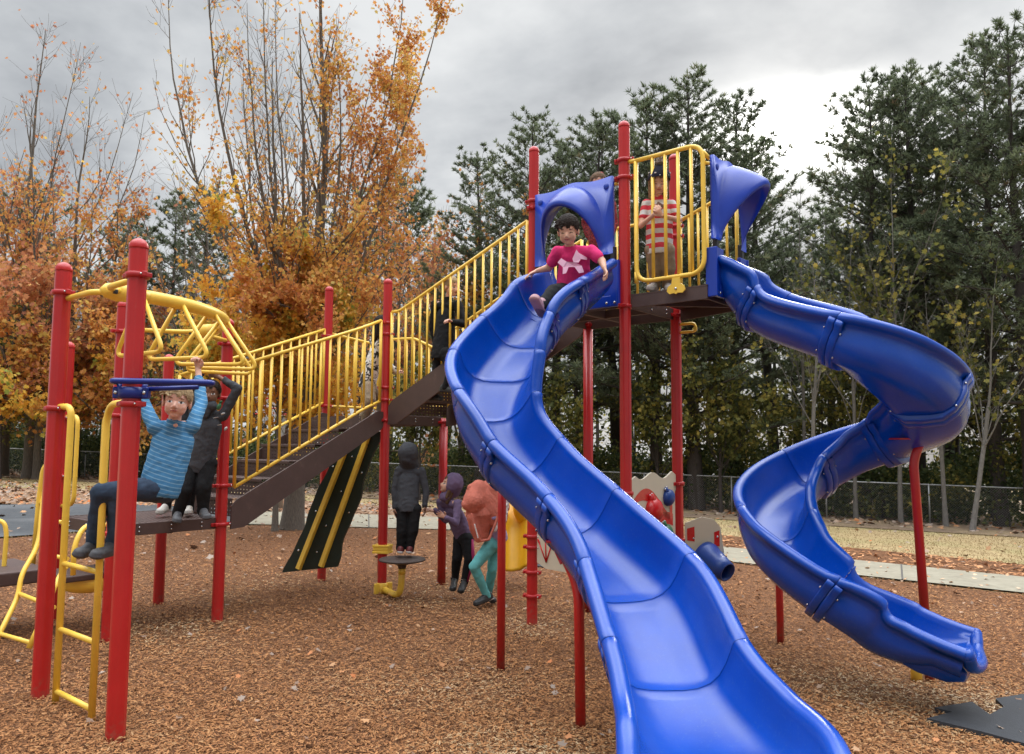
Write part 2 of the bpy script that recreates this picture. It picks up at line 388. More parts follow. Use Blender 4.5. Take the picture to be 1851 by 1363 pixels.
def chips(name, n, ymin, ymax, xw, poly, lmin, lmax, mat, power=2.2):
    t = R.random(n); a = 1 - power
    y = (ymin ** a + t * (ymax ** a - ymin ** a)) ** (1 / a) if abs(a) > 1e-6 else ymin * (ymax / ymin) ** t
    x = (R.random(n) * 2 - 1) * (xw * y + .8)
    k = inpoly(x, y, poly); x, y = x[k], y[k]; n = len(x)
    yaw = R.random(n) * math.tau; pit = R.normal(0, .2, n); ln = R.uniform(lmin, lmax, n) * (.65 + .35 * np.clip(y / 5, .6, 2.0)); wd = ln * R.uniform(.14, .36, n)
    D = np.stack([np.cos(yaw) * np.cos(pit), np.sin(yaw) * np.cos(pit), np.sin(pit)], 1)
    S = np.stack([-np.sin(yaw), np.cos(yaw), R.normal(0, .35, n)], 1); S = unit(S); Nn = np.cross(D, S)
    mound = .012 * np.sin(x * 2.1) * np.sin(y * 1.7)
    C = np.stack([x, y, gzv(x, y) + .016 + R.random(n) * .018 + np.abs(np.sin(pit)) * ln * .4 + np.maximum(mound, 0)], 1)
    # paler, drier chips where feet and slides scuff them
    pn_ = np.zeros(n)
    for (qx, qy, rr) in ((.1, 4.1, .75), (-.15, 5.3, .7), (2.5, 5.6, .9), (3.1, 5.3, .8), (-2.5, 9.3, .9), (-.9, 9.3, .8), (-1.1, 8.2, .6), (-3.0, 6.9, .7), (.3, 7.2, .6), (-2.9, 8.0, .5)):
        pn_ = np.maximum(pn_, np.exp(-((x - qx) ** 2 + (y - qy) ** 2) / rr ** 2))
    rnd = np.clip(R.random(n) * .52 + .38 * pn_ * (R.random(n) < .78) + .09 * np.sin(x * 1.3 + 1) * np.sin(y * .9) + .07 * np.sin(x * 3.1 + 2 * np.sin(y)) * np.sin(y * 2.7), 0, 1)
    return quads(name, C, D * ln[:, None] * .5, S * wd[:, None] * .5, Nn, rnd, mat, fan=[(-1, -.5), (-.6, -1), (.8, -.9), (1, .1), (.5, 1), (-.8, .7)])
def chipmat(name, stops):
    m, nt, b = new_mat(name); L = nt.links.new
    at = N(nt, 'ShaderNodeAttribute', attribute_name='rnd'); r = ramp(nt, stops); L(at.outputs['Fac'], r.inputs[0]); L(r.outputs[0], b.inputs['Base Color'])
    b.inputs['Roughness'].default_value = .85; b.inputs['Specular IOR Level'].default_value = .2; return m
M['chip'] = chipmat('wood_chip', [(0, (.11, .046, .019)), (.12, (.23, .095, .037)), (.3, (.35, .155, .06)), (.5, (.43, .205, .082)), (.66, (.41, .255, .128)), (.85, (.52, .38, .225)), (1, (.7, .56, .38))])
tag(chips('wood_chips', 430000, 2.5, 18, .72, bed, .014, .034, M['chip']), 'reddish brown wood chips spread loose under the whole play structure', 'wood chips', kind='stuff')
strip = [xy(p) for p in pf[2:]] + [xy(p) for p in (G(2300, 1060), G(1851, 1022), G(1300, 968), G(1060, 945), G(830, 926))]
M['chip2'] = chipmat('orange_litter', [(0, (.2, .08, .035)), (.3, (.5, .23, .1)), (.6, (.62, .33, .17)), (1, (.75, .5, .33))])
tag(chips('orange_chip_litter', 22000, 9, 24, .8, strip, .05, .1, M['chip2'], 1.5), 'orange chips and leaves in a strip beyond the concrete path', 'wood chips', kind='stuff')
LEAF = [(-1, 0), (-.55, .35), (-.5, .95), (-.05, .5), (.3, 1), (.45, .4), (1, 0), (.45, -.4), (.3, -1), (-.05, -.5), (-.5, -.95), (-.55, -.35)]
def litter(name, poly, n, size, mat, x0, x1, y0, y1, lift=.035):
    x = R.uniform(x0, x1, n); y = R.uniform(y0, y1, n); k = inpoly(x, y, poly); x, y = x[k], y[k]; n = len(x)
    yaw = R.random(n) * math.tau; D = unit(np.stack([np.cos(yaw), np.sin(yaw), R.normal(0, .35, n)], 1)); S = unit(np.cross(D, np.array([0, 0, 1.]) + R.normal(0, .35, (n, 3)))); Nn = np.cross(D, S)
    C = np.stack([x, y, gzv(x, y) + lift + R.random(n) * .02], 1); sz = R.uniform(.6, 1.2, n)[:, None] * size
    return quads(name, C, D * sz, S * sz, Nn, R.random(n), mat, bend=.25, fan=LEAF)
M['deadleaf'] = chipmat('dead_leaf', [(0, (.2, .1, .05)), (.3, (.3, .22, .17)), (.55, (.34, .27, .22)), (.8, (.46, .25, .12)), (1, (.52, .17, .06))])
tag(litter('fallen_leaves', bed, 1500, .026, M['deadleaf'], -9, 9, 2.8, 17), 'fallen grey, brown and orange leaves lying on the wood chips', 'fallen leaves', kind='stuff')
lp = [xy(p) for p in (G(-400, 914), G(0, 914), G(300, 916), G(420, 926), G(640, 932), G(830, 938), G(830, 918), G(640, 908), G(420, 893), G(0, 872), G(-400, 862))]
tag(litter('leaf_litter', lp, 16000, .065, M['deadleaf'], -30, 0, 12, 34), 'drift of brown fallen leaves along the asphalt at the left', 'fallen leaves', kind='stuff')
fp = [xy(p) for p in (FA - fnrm * 3 - fd * 5, FB - fnrm * 3, FB + fnrm * 5, FA + fnrm * 5 - fd * 5)]
tag(litter('fence_leaf_litter', fp, 16000, .1, M['deadleaf'], -40, 26, 16, 50), 'pale fallen leaves gathered along the foot of the fence', 'fallen leaves', kind='stuff')
gl_ = [(-34, 12), (26, 9), (30, 22), (-34, 40)]
tag(litter('lawn_leaves', gl_, 2500, .06, M['deadleaf'], -34, 30, 10, 40), 'single dry leaves dotted over the tan lawn', 'fallen leaves', kind='stuff')
# short grass on the lawn
def grass(n):
    y = R.uniform(11, 36, n); x = (R.random(n) * 2 - 1) * y * .72
    k = ~inpoly(x, y, bed) & (x * .8 + y * 2.09 < 77)
    off = ~inpoly(x, y, [xy(p) for p in pn] + [xy(p) for p in reversed(pf)]) & ~inpoly(x, y, strip) & ~inpoly(x, y, lp)
    apad = [xy(G(-400, 1000)), xy(G(0, 973)), xy(G(500, 945)), xy(G(500, 927)), xy(G(0, 914)), xy(G(-400, 914))]
    k &= off & ~inpoly(x, y, apad) & (((x - FA.x) * fnrm.x + (y - FA.y) * fnrm.y) < -3.6)
    x, y = x[k], y[k]; n = len(x); yaw = R.random(n) * math.tau
    D = np.stack([R.normal(0, .6, n), R.normal(0, .6, n), np.ones(n)], 1); D = unit(D) * R.uniform(.008, .022, n)[:, None]
    S = np.stack([np.cos(yaw), np.sin(yaw), np.zeros(n)], 1) * .009
    C = np.stack([x, y, gzv(x, y) + .02], 1)
    return quads('lawn_blades', C, D, S, S, R.random(n), M['blade'], fan=[(-1, -1), (-1, 1), (1, 0)])
M['blade'] = chipmat('grass_blade', [(0, (.24, .17, .085)), (.5, (.37, .265, .14)), (1, (.5, .375, .22))])
tag(grass(120000), 'short dry tan grass of the lawn beyond the path', 'grass', kind='stuff')
pth = [xy(p) for p in pn] + [xy(p) for p in reversed(pf)]
tag(litter('path_leaves', pth, 2600, .035, M['chip2'], -8, 14, 8, 24, .035), 'scattered chips and leaf scraps along the concrete path', 'fallen leaves', kind='stuff')
# rubber wear mats
def mat_piece(name, pts, label, th=.03, lift=.016):
    mb = MB(); pl = [V((p.x, p.y, gz(p.x, p.y) + lift)) for p in pts]
    mb.slab(pl, (0, 0, 1), th); o = mb.build(name, M['rubber'], loc=sum(pl, V()) / len(pl)); return tag(o, label, 'mat')
mat_piece('rubber_mat', [G(1690, 1292), G(1758, 1281), G(1790, 1305), G(1815, 1290), G(1800, 1275), G(1900, 1258), G(2000, 1300), G(2000, 1420), G(1851, 1358), G(1780, 1338), G(1676, 1312), G(1722, 1300)],
          'worn black rubber mat half buried in chips at the bottom right corner')
mat_piece('rubber_mat', [G(905, 1010), G(1060, 1012), G(1075, 1022), G(1000, 1030), G(905, 1020)], 'flat dark mat in the chips by the foot of the yellow slide', .02, .012)
# ================================================================= play structure
U = V((math.cos(rad(50)), math.sin(rad(50)), 0)); W_ = V((U.y, -U.x, 0)); ZU = V((0, 0, 1))
q3 = V((-3.256, 6.42, 0)); q7 = V((-1.43, 8.773, 0))
PT = {'3': q3, '4': q3 + U * .95, '13': q3 - W_ * 1.12, '1': q3 - U * .873 + W_ * 1.12, '2': q3 - U * .873 + W_ * 2.2, '7': q7}
PT['5'] = PT['13'] + U * .95; PT['6'] = q7 - W_ * 1.1; PT['8'] = q7 + U * .93; PT['14'] = PT['6'] + U * .93
PT['9'] = q7 + W_ * 2.13; PT['12'] = PT['9'] + U * .93; PT['10'] = PT['9'] + W_ * 1.03; PT['11'] = PT['10'] + U * .93
PT['C'] = PT['10'] + W_ * .78; PT['D'] = PT['C'] + U * .68
ZL, ZM, ZH = .93, 1.93, 2.93
ps = empty('play_structure', (-1.2, 7.2, 0))
tag(ps, 'large red, yellow and blue playground structure with two blue slides and two flights of stairs', 'playground structure')
PR = .0508
NP = 48
fl = [1 - (.045 if (j % 6) in (0,) else (.018 if (j % 6) in (1, 5) else 0)) for j in range(NP)]
def clamp(mb, p, z, r=PR, ang=0, mi=0):
    c = V((p.x, p.y, z))
    mb.lathe(c - ZU * .018, [(r + .004, 0), (r + .014, .004), (r + .014, .032), (r + .004, .036)], 28, mi=mi)
    for k in range(2):
        a = ang + k * math.pi; d = V((math.cos(a), math.sin(a), 0)); s = V((-d.y, d.x, 0))
        mb.bbox(c + d * (r + .024), d * .022, s * .014, ZU * .016, .006, mi)
        mb.bbox(c + d * (r + .012) + s * .03, d * .012, s * .022, ZU * .014, .006, mi)
def bolt(mb, p, d, r=.009, mi=0):
    if mb.starts is not None: mb.starts.append((len(mb.v), len(mb.f)))
    mb.lathe(V(p), [(r, 0), (r, .004), (r * .7, .008), (.0001, .0085)], 8, axis=d, mi=mi)
def post(k, top, cl=(), label=None, cap=True):
    p = PT[k]; zb = gz(p.x, p.y) - .04
    mb = MB(); pts = [(p.x, p.y, z) for z in (zb, top - PR * (1 if cap else 0))]
    mb.tube(pts, PR, NP, prof=fl, cap=not cap)
    o = mb.build('post', M['red'], ps)
    if label: o['label'] = label
    if cap:
        mb = MB(); mb.lathe((p.x, p.y, top - PR - .006), [(PR + .002, 0)] + [(max(1e-4, (PR + .002) * math.cos(a)), .01 + (PR + .002) * math.sin(a)) for a in np.linspace(0, math.pi / 2, 8)], 28)
        mb.build('cap', M['red'], o)
    bb = BS()
    for z, ang in cl:
        mb = MB(); clamp(mb, p, z, ang=rad(ang)); mb.build('clamp', M['redclamp'], o)
        for kk in range(2):
            a = rad(ang) + kk * math.pi; d = V((math.cos(a), math.sin(a), 0)); s = V((d.y, -d.x, 0))
            bolt(bb, V((p.x, p.y, z)) + d * (PR + .03) + s * .014, s, .007)
    if cl:
        bb.build('bolt', M['bolt'], o)
    # a little collar of chips heaped at the foot
    return o
post('1', 2.79, [(2.59, -40), (1.83, -40)]); post('2', 2.77, [(2.56, -40), (1.83, -40)])
post('3', 2.79, [(2.53, 50), (.87, 50), (1.83, -40)]); post('4', 2.76, [(2.52, 50), (.87, 50), (1.22, 50), (2.02, 50)])
post('13', 2.53, [(1.83, -40), (1.3, -40), (.87, -40)]); post('5', 2.5, [(.87, 50)])
post('6', 3.54, [(2.92, 50), (1.86, 50), (2.06, 50)]); post('7', 3.49, [(2.98, 50), (2.85, -40), (1.87, 50), (2.1, -40), (2.24, 0)])
post('8', 1.92, [(1.87, 50)], cap=False); post('14', 1.92, [(1.87, 50)], cap=False)
post('9', 4.53, [(3.98, -40), (3.9, 50), (2.87, 50), (.75, -40), (.65, -40), (.42, -40), (.2, -40)]); post('12', 2.9, [(2.87, 50)], cap=False)
post('10', 4.51, [(4.15, -40), (3.99, -40), (2.83, 50), (1.2, 50)]); post('11', 4.48, [(3.75, -40), (3.65, -40), (2.87, 50), (1.25, 50), (.72, 50)])

def perf(mb, o, ex, ey, nx, ny, r=.28, mi=0):
    """perforated sheet: every cell is a square ring round an octagonal hole"""
    o, ex, ey = V(o), V(ex), V(ey)
    for i in range(nx):
        for j in range(ny):
            c = [(i, j), (i + .5, j), (i + 1, j), (i + 1, j + .5), (i + 1, j + 1), (i + .5, j + 1), (i, j + 1), (i, j + .5)]
            h = [(i + .5 + r * math.cos(rad(225 + 45 * k)), j + .5 + r * math.sin(rad(225 + 45 * k))) for k in range(8)]
            vs = [o + ex * (a / nx) + ey * (b / ny) for a, b in c + h]
            mb.add(vs, [(k, (k + 1) % 8, 8 + (k + 1) % 8, 8 + k) for k in range(8)], mi, False)
def deck(corners, z, label, th=.1, n=18):
    """corners a, b, d, e in order; perforated top, fascia all round"""
    a, b, c, d = [V((p.x, p.y, z)) for p in corners]
    mb = MB(); perf(mb, a, b - a, d - a, n, n)
    o = mb.build('deck', M['brown'], ps); o['label'] = label
    mb = MB()
    cs = [a, b, c, d]; cen = (a + b + c + d) / 4
    for i in range(4):
        p, q = cs[i], cs[(i + 1) % 4]; m_ = (p + q) / 2; e = (q - p); nn = V((e.y, -e.x, 0)).normalized()
        if nn.dot(m_ - cen) < 0: nn = -nn
        mb.bbox(m_ - ZU * (th / 2 - .004) - nn * .008, e / 2 * .985, nn * .008, ZU * th / 2, .006)
    mb.bbox(cen - ZU * .06, (b - a) / 2 * .96, (d - a).normalized() * .02, ZU * .04, .004); mb.bbox(cen - ZU * .065, (b - a).normalized() * .02, (d - a) / 2 * .96, ZU * .04, .004)
    f_ = mb.build('deck_edge', M['brown'], o)
    bb = BS()
    for i in range(4):
        p, q = cs[i], cs[(i + 1) % 4]; e = (q - p).normalized(); nn = V((e.y, -e.x, 0))
        if nn.dot((p + q) / 2 - cen) < 0: nn = -nn
        for t in (.2, .5, .8):
            for dz in (.03, .065): bolt(bb, p.lerp(q, t) - ZU * dz, nn, .008)
    bb.build('bolt', M['bolt'], o)
    return o
deck([PT['3'] + V((.02, .02, 0)), PT['4'], PT['5'], PT['13']], ZL, 'low brown deck at the foot of the first stairs', .1)
deck([PT['7'], PT['8'], PT['14'], PT['6']], ZM, 'middle brown landing between the two flights of stairs', .11)
deck([PT['9'], PT['10'], PT['11'], PT['12']], ZH, 'topmost brown deck behind the wide slide', .11)
# cantilevered bay beyond the tallest post
mb = MB()
a, b, c, d = PT['10'] + W_ * .06, PT['C'], PT['D'], PT['11'] + W_ * .06
mb.slab([V((p.x, p.y, ZH - .012)) for p in (a, b, c, d)], ZU, .012)
for p, q in ((a, b), (b, c), (c, d)):
    e = q - p; nn = V((e.y, -e.x, 0)).normalized(); cc = V(((p.x + q.x) / 2, (p.y + q.y) / 2, ZH - .065))
    mb.bbox(cc - nn * .01, e / 2 * .99, nn * .008, ZU * .055, .006)
mb.bbox(V(((a.x + c.x) / 2, (a.y + c.y) / 2, ZH - .07)), (c - a) / 2 * .9, V((c.y - a.y, a.x - c.x, 0)).normalized() * .015, ZU * .03, .004)
mb.build('deck', M['brown'], ps)['label'] = 'small cantilevered bay of the top deck behind the yellow gate-like panel'

# ---------------------------------------------------------------- stairs
def stairs(p0, p1, width_dir, wid, z0, z1, n, label, end=.0):
    """p0, p1: plan points of the near stringer at bottom and top"""
    run = p1 - p0; rd = run.normalized(); wd = width_dir.normalized()
    o = MB()
    for s, off in ((0, .0), (1, wid)):
        A = V((p0.x, p0.y, z0)) + wd * off; B = V((p1.x, p1.y, z1)) + wd * off
        sgn = wd * (.012 if s else -.012)
        th = .15; poly = [A + ZU * (-.12), A + ZU * .13, B + ZU * .03 - rd * .04, B + ZU * .03 + rd * .02, B - ZU * .11 + rd * .02, B - ZU * .21 - rd * .06, A + ZU * -.12 + rd * .1]
        poly = [A + ZU * (-.11) - rd * .0, A + ZU * .1, A + ZU * .16 + rd * .06, B + ZU * .045 - rd * .06, B + ZU * .03 + rd * .03, B - ZU * .11 + rd * .03, B - ZU * .17 - rd * .02, A + ZU * -.1 + rd * .14]
        o.slab(poly, sgn, .022)
    st = o.build('stair', M['brown'], ps); st['label'] = label
    bb = BS()
    for t in (.12, .3, .48, .66, .84):
        bolt(bb, V((p0.x, p0.y, z0)).lerp(V((p1.x, p1.y, z1)), t) - ZU * .02 - wd * .012, -wd, .009)
    for dz in (.0, -.07): bolt(bb, V((p1.x, p1.y, z1 + dz)) - rd * .05 - wd * .012, -wd, .009); bolt(bb, V((p0.x, p0.y, z0 + dz)) + rd * .08 - wd * .012, -wd, .009)
    bb.build('bolt', M['bolt'], st)
    for i in range(n - 1):
        t = (i + 1) / n; z = z0 + (z1 - z0) * t; c = V((p0.x, p0.y, z)) + run * (i / n) + rd * .02
        mb = MB(); dep = run.length / n
        perf(mb, c + wd * .01, rd * (dep * 1.02), wd * (wid - .02), 5, 17, .2)
        mb.bbox(c + wd * wid / 2 - ZU * .014, rd * .006, wd * (wid / 2 - .012), ZU * .014, .003)
        mb.bbox(c + wd * wid / 2 - ZU * .014 + rd * dep * 1.02, rd * .006, wd * (wid / 2 - .012), ZU * .014, .003)
        mb.build('tread', M['brown'], st)
    for i in range(0, n):
        mb = MB(); t = i / n; z = z0 + (z1 - z0) * t; c = V((p0.x, p0.y, z)) + run * (i / n) + rd * .03
        perf(mb, c + wd * .02, ZU * ((z1 - z0) / n - .02), wd * (wid - .04), 4, 17, .17)
        mb.build('riser', M['brown'], st)
    return st
stairs(PT['4'] + U * .09, PT['7'] - U * .06, -W_, 1.0, ZL, ZM, 6, 'lower flight of brown stairs with yellow railings')
stairs(PT['7'] + W_ * .07, PT['9'] - W_ * .06, U, .9, ZM, ZH, 6, 'upper flight of brown stairs leading to the top deck')

# ---------------------------------------------------------------- railings
BR, RR = .0125, .0175
def guard(label, path_top, path_bot, n, ends=True, rr=RR, br=BR, extra=None, skip=()):
    """path_top, path_bot: polylines (same plan line); n balusters"""
    mb = MB()
    tp = fillet(path_top, .08, 6); bp = fillet(path_bot, .08, 6)
    mb.tube(tp, rr, 10); mb.tube(bp, rr * .95, 10)
    def at(pl, t):
        A = [V(p) for p in pl]; Ls = [(A[i + 1] - A[i]).xy.length for i in range(len(A) - 1)]; T = sum(Ls) * t
        for i, l in enumerate(Ls):
            if T <= l + 1e-9: return A[i].lerp(A[i + 1], T / l if l else 0)
            T -= l
        return A[-1]
    for i in range(n):
        if i in skip: continue
        t = (i + .5) / n if not ends else i / (n - 1)
        a, b = at(path_bot, t), at(path_top, t)
        r = rr if (ends and i in (0, n - 1)) else br
        mb.tube([a, b], r, 8)
    if extra: extra(mb)
    o = mb.build('guardrail', M['yellow'], ps); o['label'] = label; return o
def z_(p, z): return V((p.x, p.y, z))
na = PT['4'] + U * .12 + W_ * .0; nb = PT['7'] - U * .09
guard('yellow railing along the near side of the lower stairs', [z_(na, 2.33), z_(PT['4'].lerp(PT['7'], .8), 2.87), z_(nb, 3.0)], [z_(na, 1.2), z_(PT['4'].lerp(PT['7'], .84), 1.99), z_(nb, 2.08)], 16)
fa_ = PT['5'] + U * .12; fb = PT['6'] - U * .05
guard('yellow railing along the far side of the lower stairs', [z_(fa_, 2.3), z_(fb, 3.0)], [z_(fa_, 1.2), z_(fb, 2.1)], 16)
mb = MB(); e0 = PT['6'] + U * .03
lp_ = fillet([z_(e0, 2.98), z_(e0 + U * .3, 2.9), z_(e0 + U * .3, 2.05), z_(e0, 2.02)], .1, 7)
guard('short curved yellow panel beside the middle landing', [z_(e0, 2.96), z_(PT['14'], 2.88)], [z_(e0, 2.06), z_(PT['14'], 2.06)], 8)
guard('yellow panel with a sloping top behind the landing post', [z_(PT['14'], 2.98), z_(PT['14'].lerp(PT['8'], .5), 2.95), z_(PT['8'], 2.72)], [z_(PT['14'], 2.06), z_(PT['8'], 2.06)], 9)
n0 = PT['7'] + W_ * .08; n1_ = PT['9'] - W_ * .08
guard('yellow railing along the near side of the upper stairs', [z_(n0, 3.1), z_(PT['7'].lerp(PT['9'], .1), 3.1), z_(n1_, 3.8)], [z_(n0, 2.03), z_(n1_, 2.95)], 18)
f0 = PT['8'] + W_ * .08; f1 = PT['12'] - W_ * .08
guard('yellow railing along the far side of the upper stairs', [z_(f0, 3.0), z_(PT['8'].lerp(PT['12'], .1), 3.02), z_(f1, 3.8)], [z_(f0, 2.03), z_(f1, 2.95)], 18)
guard('yellow railing at the back of the top deck', [z_(PT['12'] + W_ * .0, 3.75), z_(PT['12'] + W_ * .08, 3.85), z_(PT['11'] - W_ * .06, 3.85)], [z_(PT['12'], 2.98), z_(PT['11'] - W_ * .06, 2.98)], 9)
guard('yellow railing behind the child in the striped shirt', [z_(PT['11'] + W_ * .06, 3.8), z_(PT['11'].lerp(PT['D'], .95), 3.92)], [z_(PT['11'] + W_ * .06, 2.99), z_(PT['11'].lerp(PT['D'], .95), 2.99)], 7, ends=True)
# gate-like barrier in front of the striped child
A = PT['10'] + W_ * .12; B = PT['C'] - W_ * .02
mb = MB()
ring = fillet([z_(A, 4.12), z_(B, 4.12), z_(B, 3.0), z_(A, 3.0)], .13, 8, closed=False)
loop = [z_(A, 4.12)] + fillet([z_(A, 4.12), z_(B, 4.12), z_(B, 3.03), z_(A, 3.03), z_(A, 4.12)], .14, 8)[1:]
mb.tube(loop, .02, 10); mb.tube([z_(PT['10'] + W_ * .04, 4.13), z_(A, 4.12)], .02, 10)
for t in (.26, .45, .64, .83):
    mb.tube([z_(A.lerp(B, t), 3.03), z_(A.lerp(B, t), 4.12)], .0155, 10)
mb.tube([z_(B, 4.05), z_(B + W_ * .03 + U * .06, 4.0)], .017, 8); mb.tube([z_(A, 3.12), z_(A, 3.02)], .02, 8)
o = mb.build('guardrail', M['yellow'], ps); o['label'] = 'rounded yellow barrier panel in front of the child in the striped shirt'
cc = A.lerp(B, .62); nn = -U
mb = MB(); pr = []
for x, z in [(-.035, .06), (.035, .06), (.04, .01), (.075, -.015), (.085, -.05), (.06, -.075), (.02, -.07), (0, -.08), (-.02, -.07), (-.06, -.075), (-.085, -.05), (-.075, -.015), (-.04, .01)]:
    pr.append(z_(cc, 2.955) + W_ * x + ZU * z + nn * .026)
mb.slab(pr, nn, .012); bk = mb.build('bracket', M['yellow'], o)
mb = MB(); bolt(mb, z_(cc, 2.92) + nn * .038, nn, .012); mb.build('bolt', M['bolt'], bk)
mb = MB()   # yellow hooked bracket under the deck by the back post
mb.tube(fillet([z_(PT['11'], 2.78) + W_ * .05, z_(PT['11'], 2.78) + W_ * .2, z_(PT['11'], 2.7) + W_ * .22 , z_(PT['11'], 2.7) + W_ * .05], .04, 4), .014, 8); mb.build('bracket', M['yellow'], ps)

# ---------------------------------------------------------------- curved overhead ladder
cen = q3 - U * .725 + W_ * .46; RB = 1.2; ZB = 2.55
def arc(ph, r=RB, z=ZB): return z_(cen + (U * math.sin(ph) + W_ * math.cos(ph)) * r, z)
mb = MB()
pts = [arc(a) for a in np.linspace(rad(3), rad(88), 28)]
mb.tube(pts, .043, 18); lad = mb.build('overhead_ladder', M['yellow'], ps); lad['label'] = 'curved yellow overhead ladder with hanging hand rings'
for hub, dirv, pa, pb in ((arc(0), -U, PT['1'], PT['2']), (arc(rad(90)), -W_, PT['3'], PT['4'])):
    mb = MB(); mb.tube([hub - dirv * .16, hub - dirv * .06, hub + dirv * .03, hub + dirv * .1, hub + dirv * .13], [.04, .055, .06, .045, .012], 16)
    mb.build('hub', M['yellow'], lad)
    mb = MB()
    for p in (pa, pb):
        e = z_(p, ZB - .0); d = (hub - e).normalized(); mb.tube(fillet([e + d * .06, hub + dirv * .1 + (e - hub).normalized() * .12, hub + (e - hub).normalized() * .02], .06, 4), .019, 10)
    mb.build('arm', M['yellow'], lad)
    mb = MB()
    for p in (pa, pb):
        e = (z_(p, ZB) - hub).normalized(); mb.bbox(hub + e * .085 - ZU * .015 + dirv * .05, e * .018, dirv * .014, ZU * .012, .004)
    mb.build('bolt', M['black'], lad)
for dg in (6, 20, 38, 53, 72):
    ph = rad(dg); r_ = (U * math.sin(ph) + W_ * math.cos(ph)); c = arc(ph); zb_ = 2.175
    h = .27
    ptsr = fillet([c + r_ * .03 - ZU * .02, z_(c + r_ * h, zb_), z_(c - r_ * h, zb_), c - r_ * .03 - ZU * .02], .085, 8)
    mb = MB(); mb.tube(ptsr, .0145, 10); mb.build('hand_ring', M['yellow'], lad)
# blue swivel bar clamped to the nearest post
p2 = PT['2']; mb = MB()
e0 = z_(p2, 1.955)
bd = (W_ * .9 + U * .25).normalized()
bd = V((.995, .1, 0)).normalized(); bs_ = V((-bd.y, bd.x, 0))
lo = [e0 - bd * .09 - bs_ * .075, e0 + bd * .43 - bs_ * .035, e0 + bd * .43 + bs_ * .05, e0 - bd * .09 + bs_ * .09]
mb.tube(fillet(lo, .045, 6, closed=True), .0165, 10, closed=True)
bar = mb.build('grab_bar', M['bluedark'], ps); bar['label'] = 'dark blue looped grab bar clamped round the nearest red post'
mb = MB(); mb.lathe(z_(p2, 1.86), [(PR + .002, 0), (PR + .022, .006), (PR + .022, .06), (PR + .002, .066)], 28)
for s in (-1, 1):
    d = bd * s; mb.bbox(z_(p2, 1.893) + d * .075, d * .02, bs_ * .03, ZU * .033, .01)
    mb.tube([z_(p2, 1.9) + d * .06, z_(p2, 1.945) + d * .07], .015, 8)
mb.tube([z_(p2, 1.915) + bd * .06, z_(p2, 1.93) + bd * .36], .013, 8)
cl_ = mb.build('clamp', M['bluedark'], bar); mb = BS()
for s in (-1, 1): bolt(mb, z_(p2, 1.893) + bd * (.075 * s) - bs_ * .03, -bs_, .011)
mb.build('bolt', M['bolt'], bar)

# ---------------------------------------------------------------- ladder between the two nearest posts
r1 = G(100, 1275); r2 = G(165, 1310); r1 = V((r1.x, r1.y, 0)); r2 = V((r2.x, r2.y, 0))
lad2 = None; mb = MB()
p1 = PT['1']; dl = (r2 - r1).normalized(); ln_ = V((dl.y, -dl.x, 0)); ln_ = ln_ if ln_.dot(V((-1, -1, 0))) > 0 else -ln_
hk = -ln_
for rp_, pp_ in ((r1, p1), (r2, p2)):
    mb.tube(fillet([z_(pp_, 1.84) + (rp_ - pp_).normalized() * .05, z_(rp_, 1.84), z_(rp_, 1.5), z_(rp_, -.05)], .14, 8), .0205, 12)
for z in (.86, .46, .085): mb.tube([z_(r1, z), z_(r2, z)], .016, 10)
lad2 = mb.build('ladder', M['yellow'], ps); lad2['label'] = 'yellow ladder between the two nearest red posts'
mb = MB()
for rp_, pp_ in ((r1, p1), (r2, p2)):
    pass
for a_, sg, zb_ in (('13', 1, 1.06), ('3', -1, .95)):
    q_ = PT[a_]; e_ = W_ * (.3 if sg > 0 else .27) * sg; mb = MB(); mb.tube(fillet([z_(q_, 1.84) + W_ * .05 * sg, z_(q_, 1.84) + e_, z_(q_, zb_) + e_, z_(q_, zb_ - .03) + W_ * .05 * sg], .09, 8), .0185, 10)
    mb.build('handrail', M['yellow'], ps)['label'] = 'yellow looped handhold at the opening of the low deck'
# slanting steps at the far left with bent yellow rails, and the step deck
def bent(label, pts_, r=.018, rungs=(), nm='climber'):
    mb = MB()
    for pl in pts_: mb.tube(fillet(pl, .12, 7), r, 10)
    for a, b in rungs: mb.tube([a, b], r * .85, 8)
    o = mb.build(nm, M['yellow'], ps); o['label'] = label; return o
Yl = 6.0
bent('bent yellow climber leaning out at the left edge', [[P(92, 830, 6.4), P(78, 900, 6.35), P(70, 985, 6.2), P(38, 1040, 6.0), P(33, 1078, 5.95), P(2, 1140, 5.75), P(-12, 1170, 5.7)],
     [P(122, 1022, 5.75), P(112, 1034, 5.65), P(98, 1062, 5.55), P(80, 1110, 5.45), P(52, 1172, 5.35)]],
     rungs=((P(72, 1000, 6.2), P(122, 1010, 5.75)), (P(35, 1073, 5.95), P(98, 1098, 5.5)), (P(-2, 1145, 5.76), P(56, 1162, 5.36)), (P(92, 942, 6.1), P(113, 944, 5.95))))
bent('upright yellow tube rail with a hooked top at the left', [[P(96, 828, 6.9), P(78, 845, 6.9), P(70, 900, 6.9), P(58, 1040, 6.9)]], .019, rungs=((P(66, 915, 6.9), P(84, 900, 6.9)),), nm='handrail')
bent('short yellow hooped rail cut by the left edge of the photo', [[P(-40, 938, 6.7), P(8, 942, 6.7), P(12, 965, 6.7), P(5, 1050, 6.7), P(-18, 1062, 6.7)]], .018, nm='handrail')
bent('yellow arched handhold beside the low deck', [[P(132, 1040, 5.9), P(134, 985, 5.9), P(152, 950, 6.0), P(175, 950, 6.15)]], .019, nm='handrail')
mb = MB(); a_ = G(52, 1075); sd_ = V((-3.95, 6.35, .5))
mb.bbox(sd_ + V((-.42, .3, 0)), U * .3, W_ * .42, ZU * .055, .012)
mb.build('step', M['brown'], ps)['label'] = 'low brown step plate at the left of the play structure'
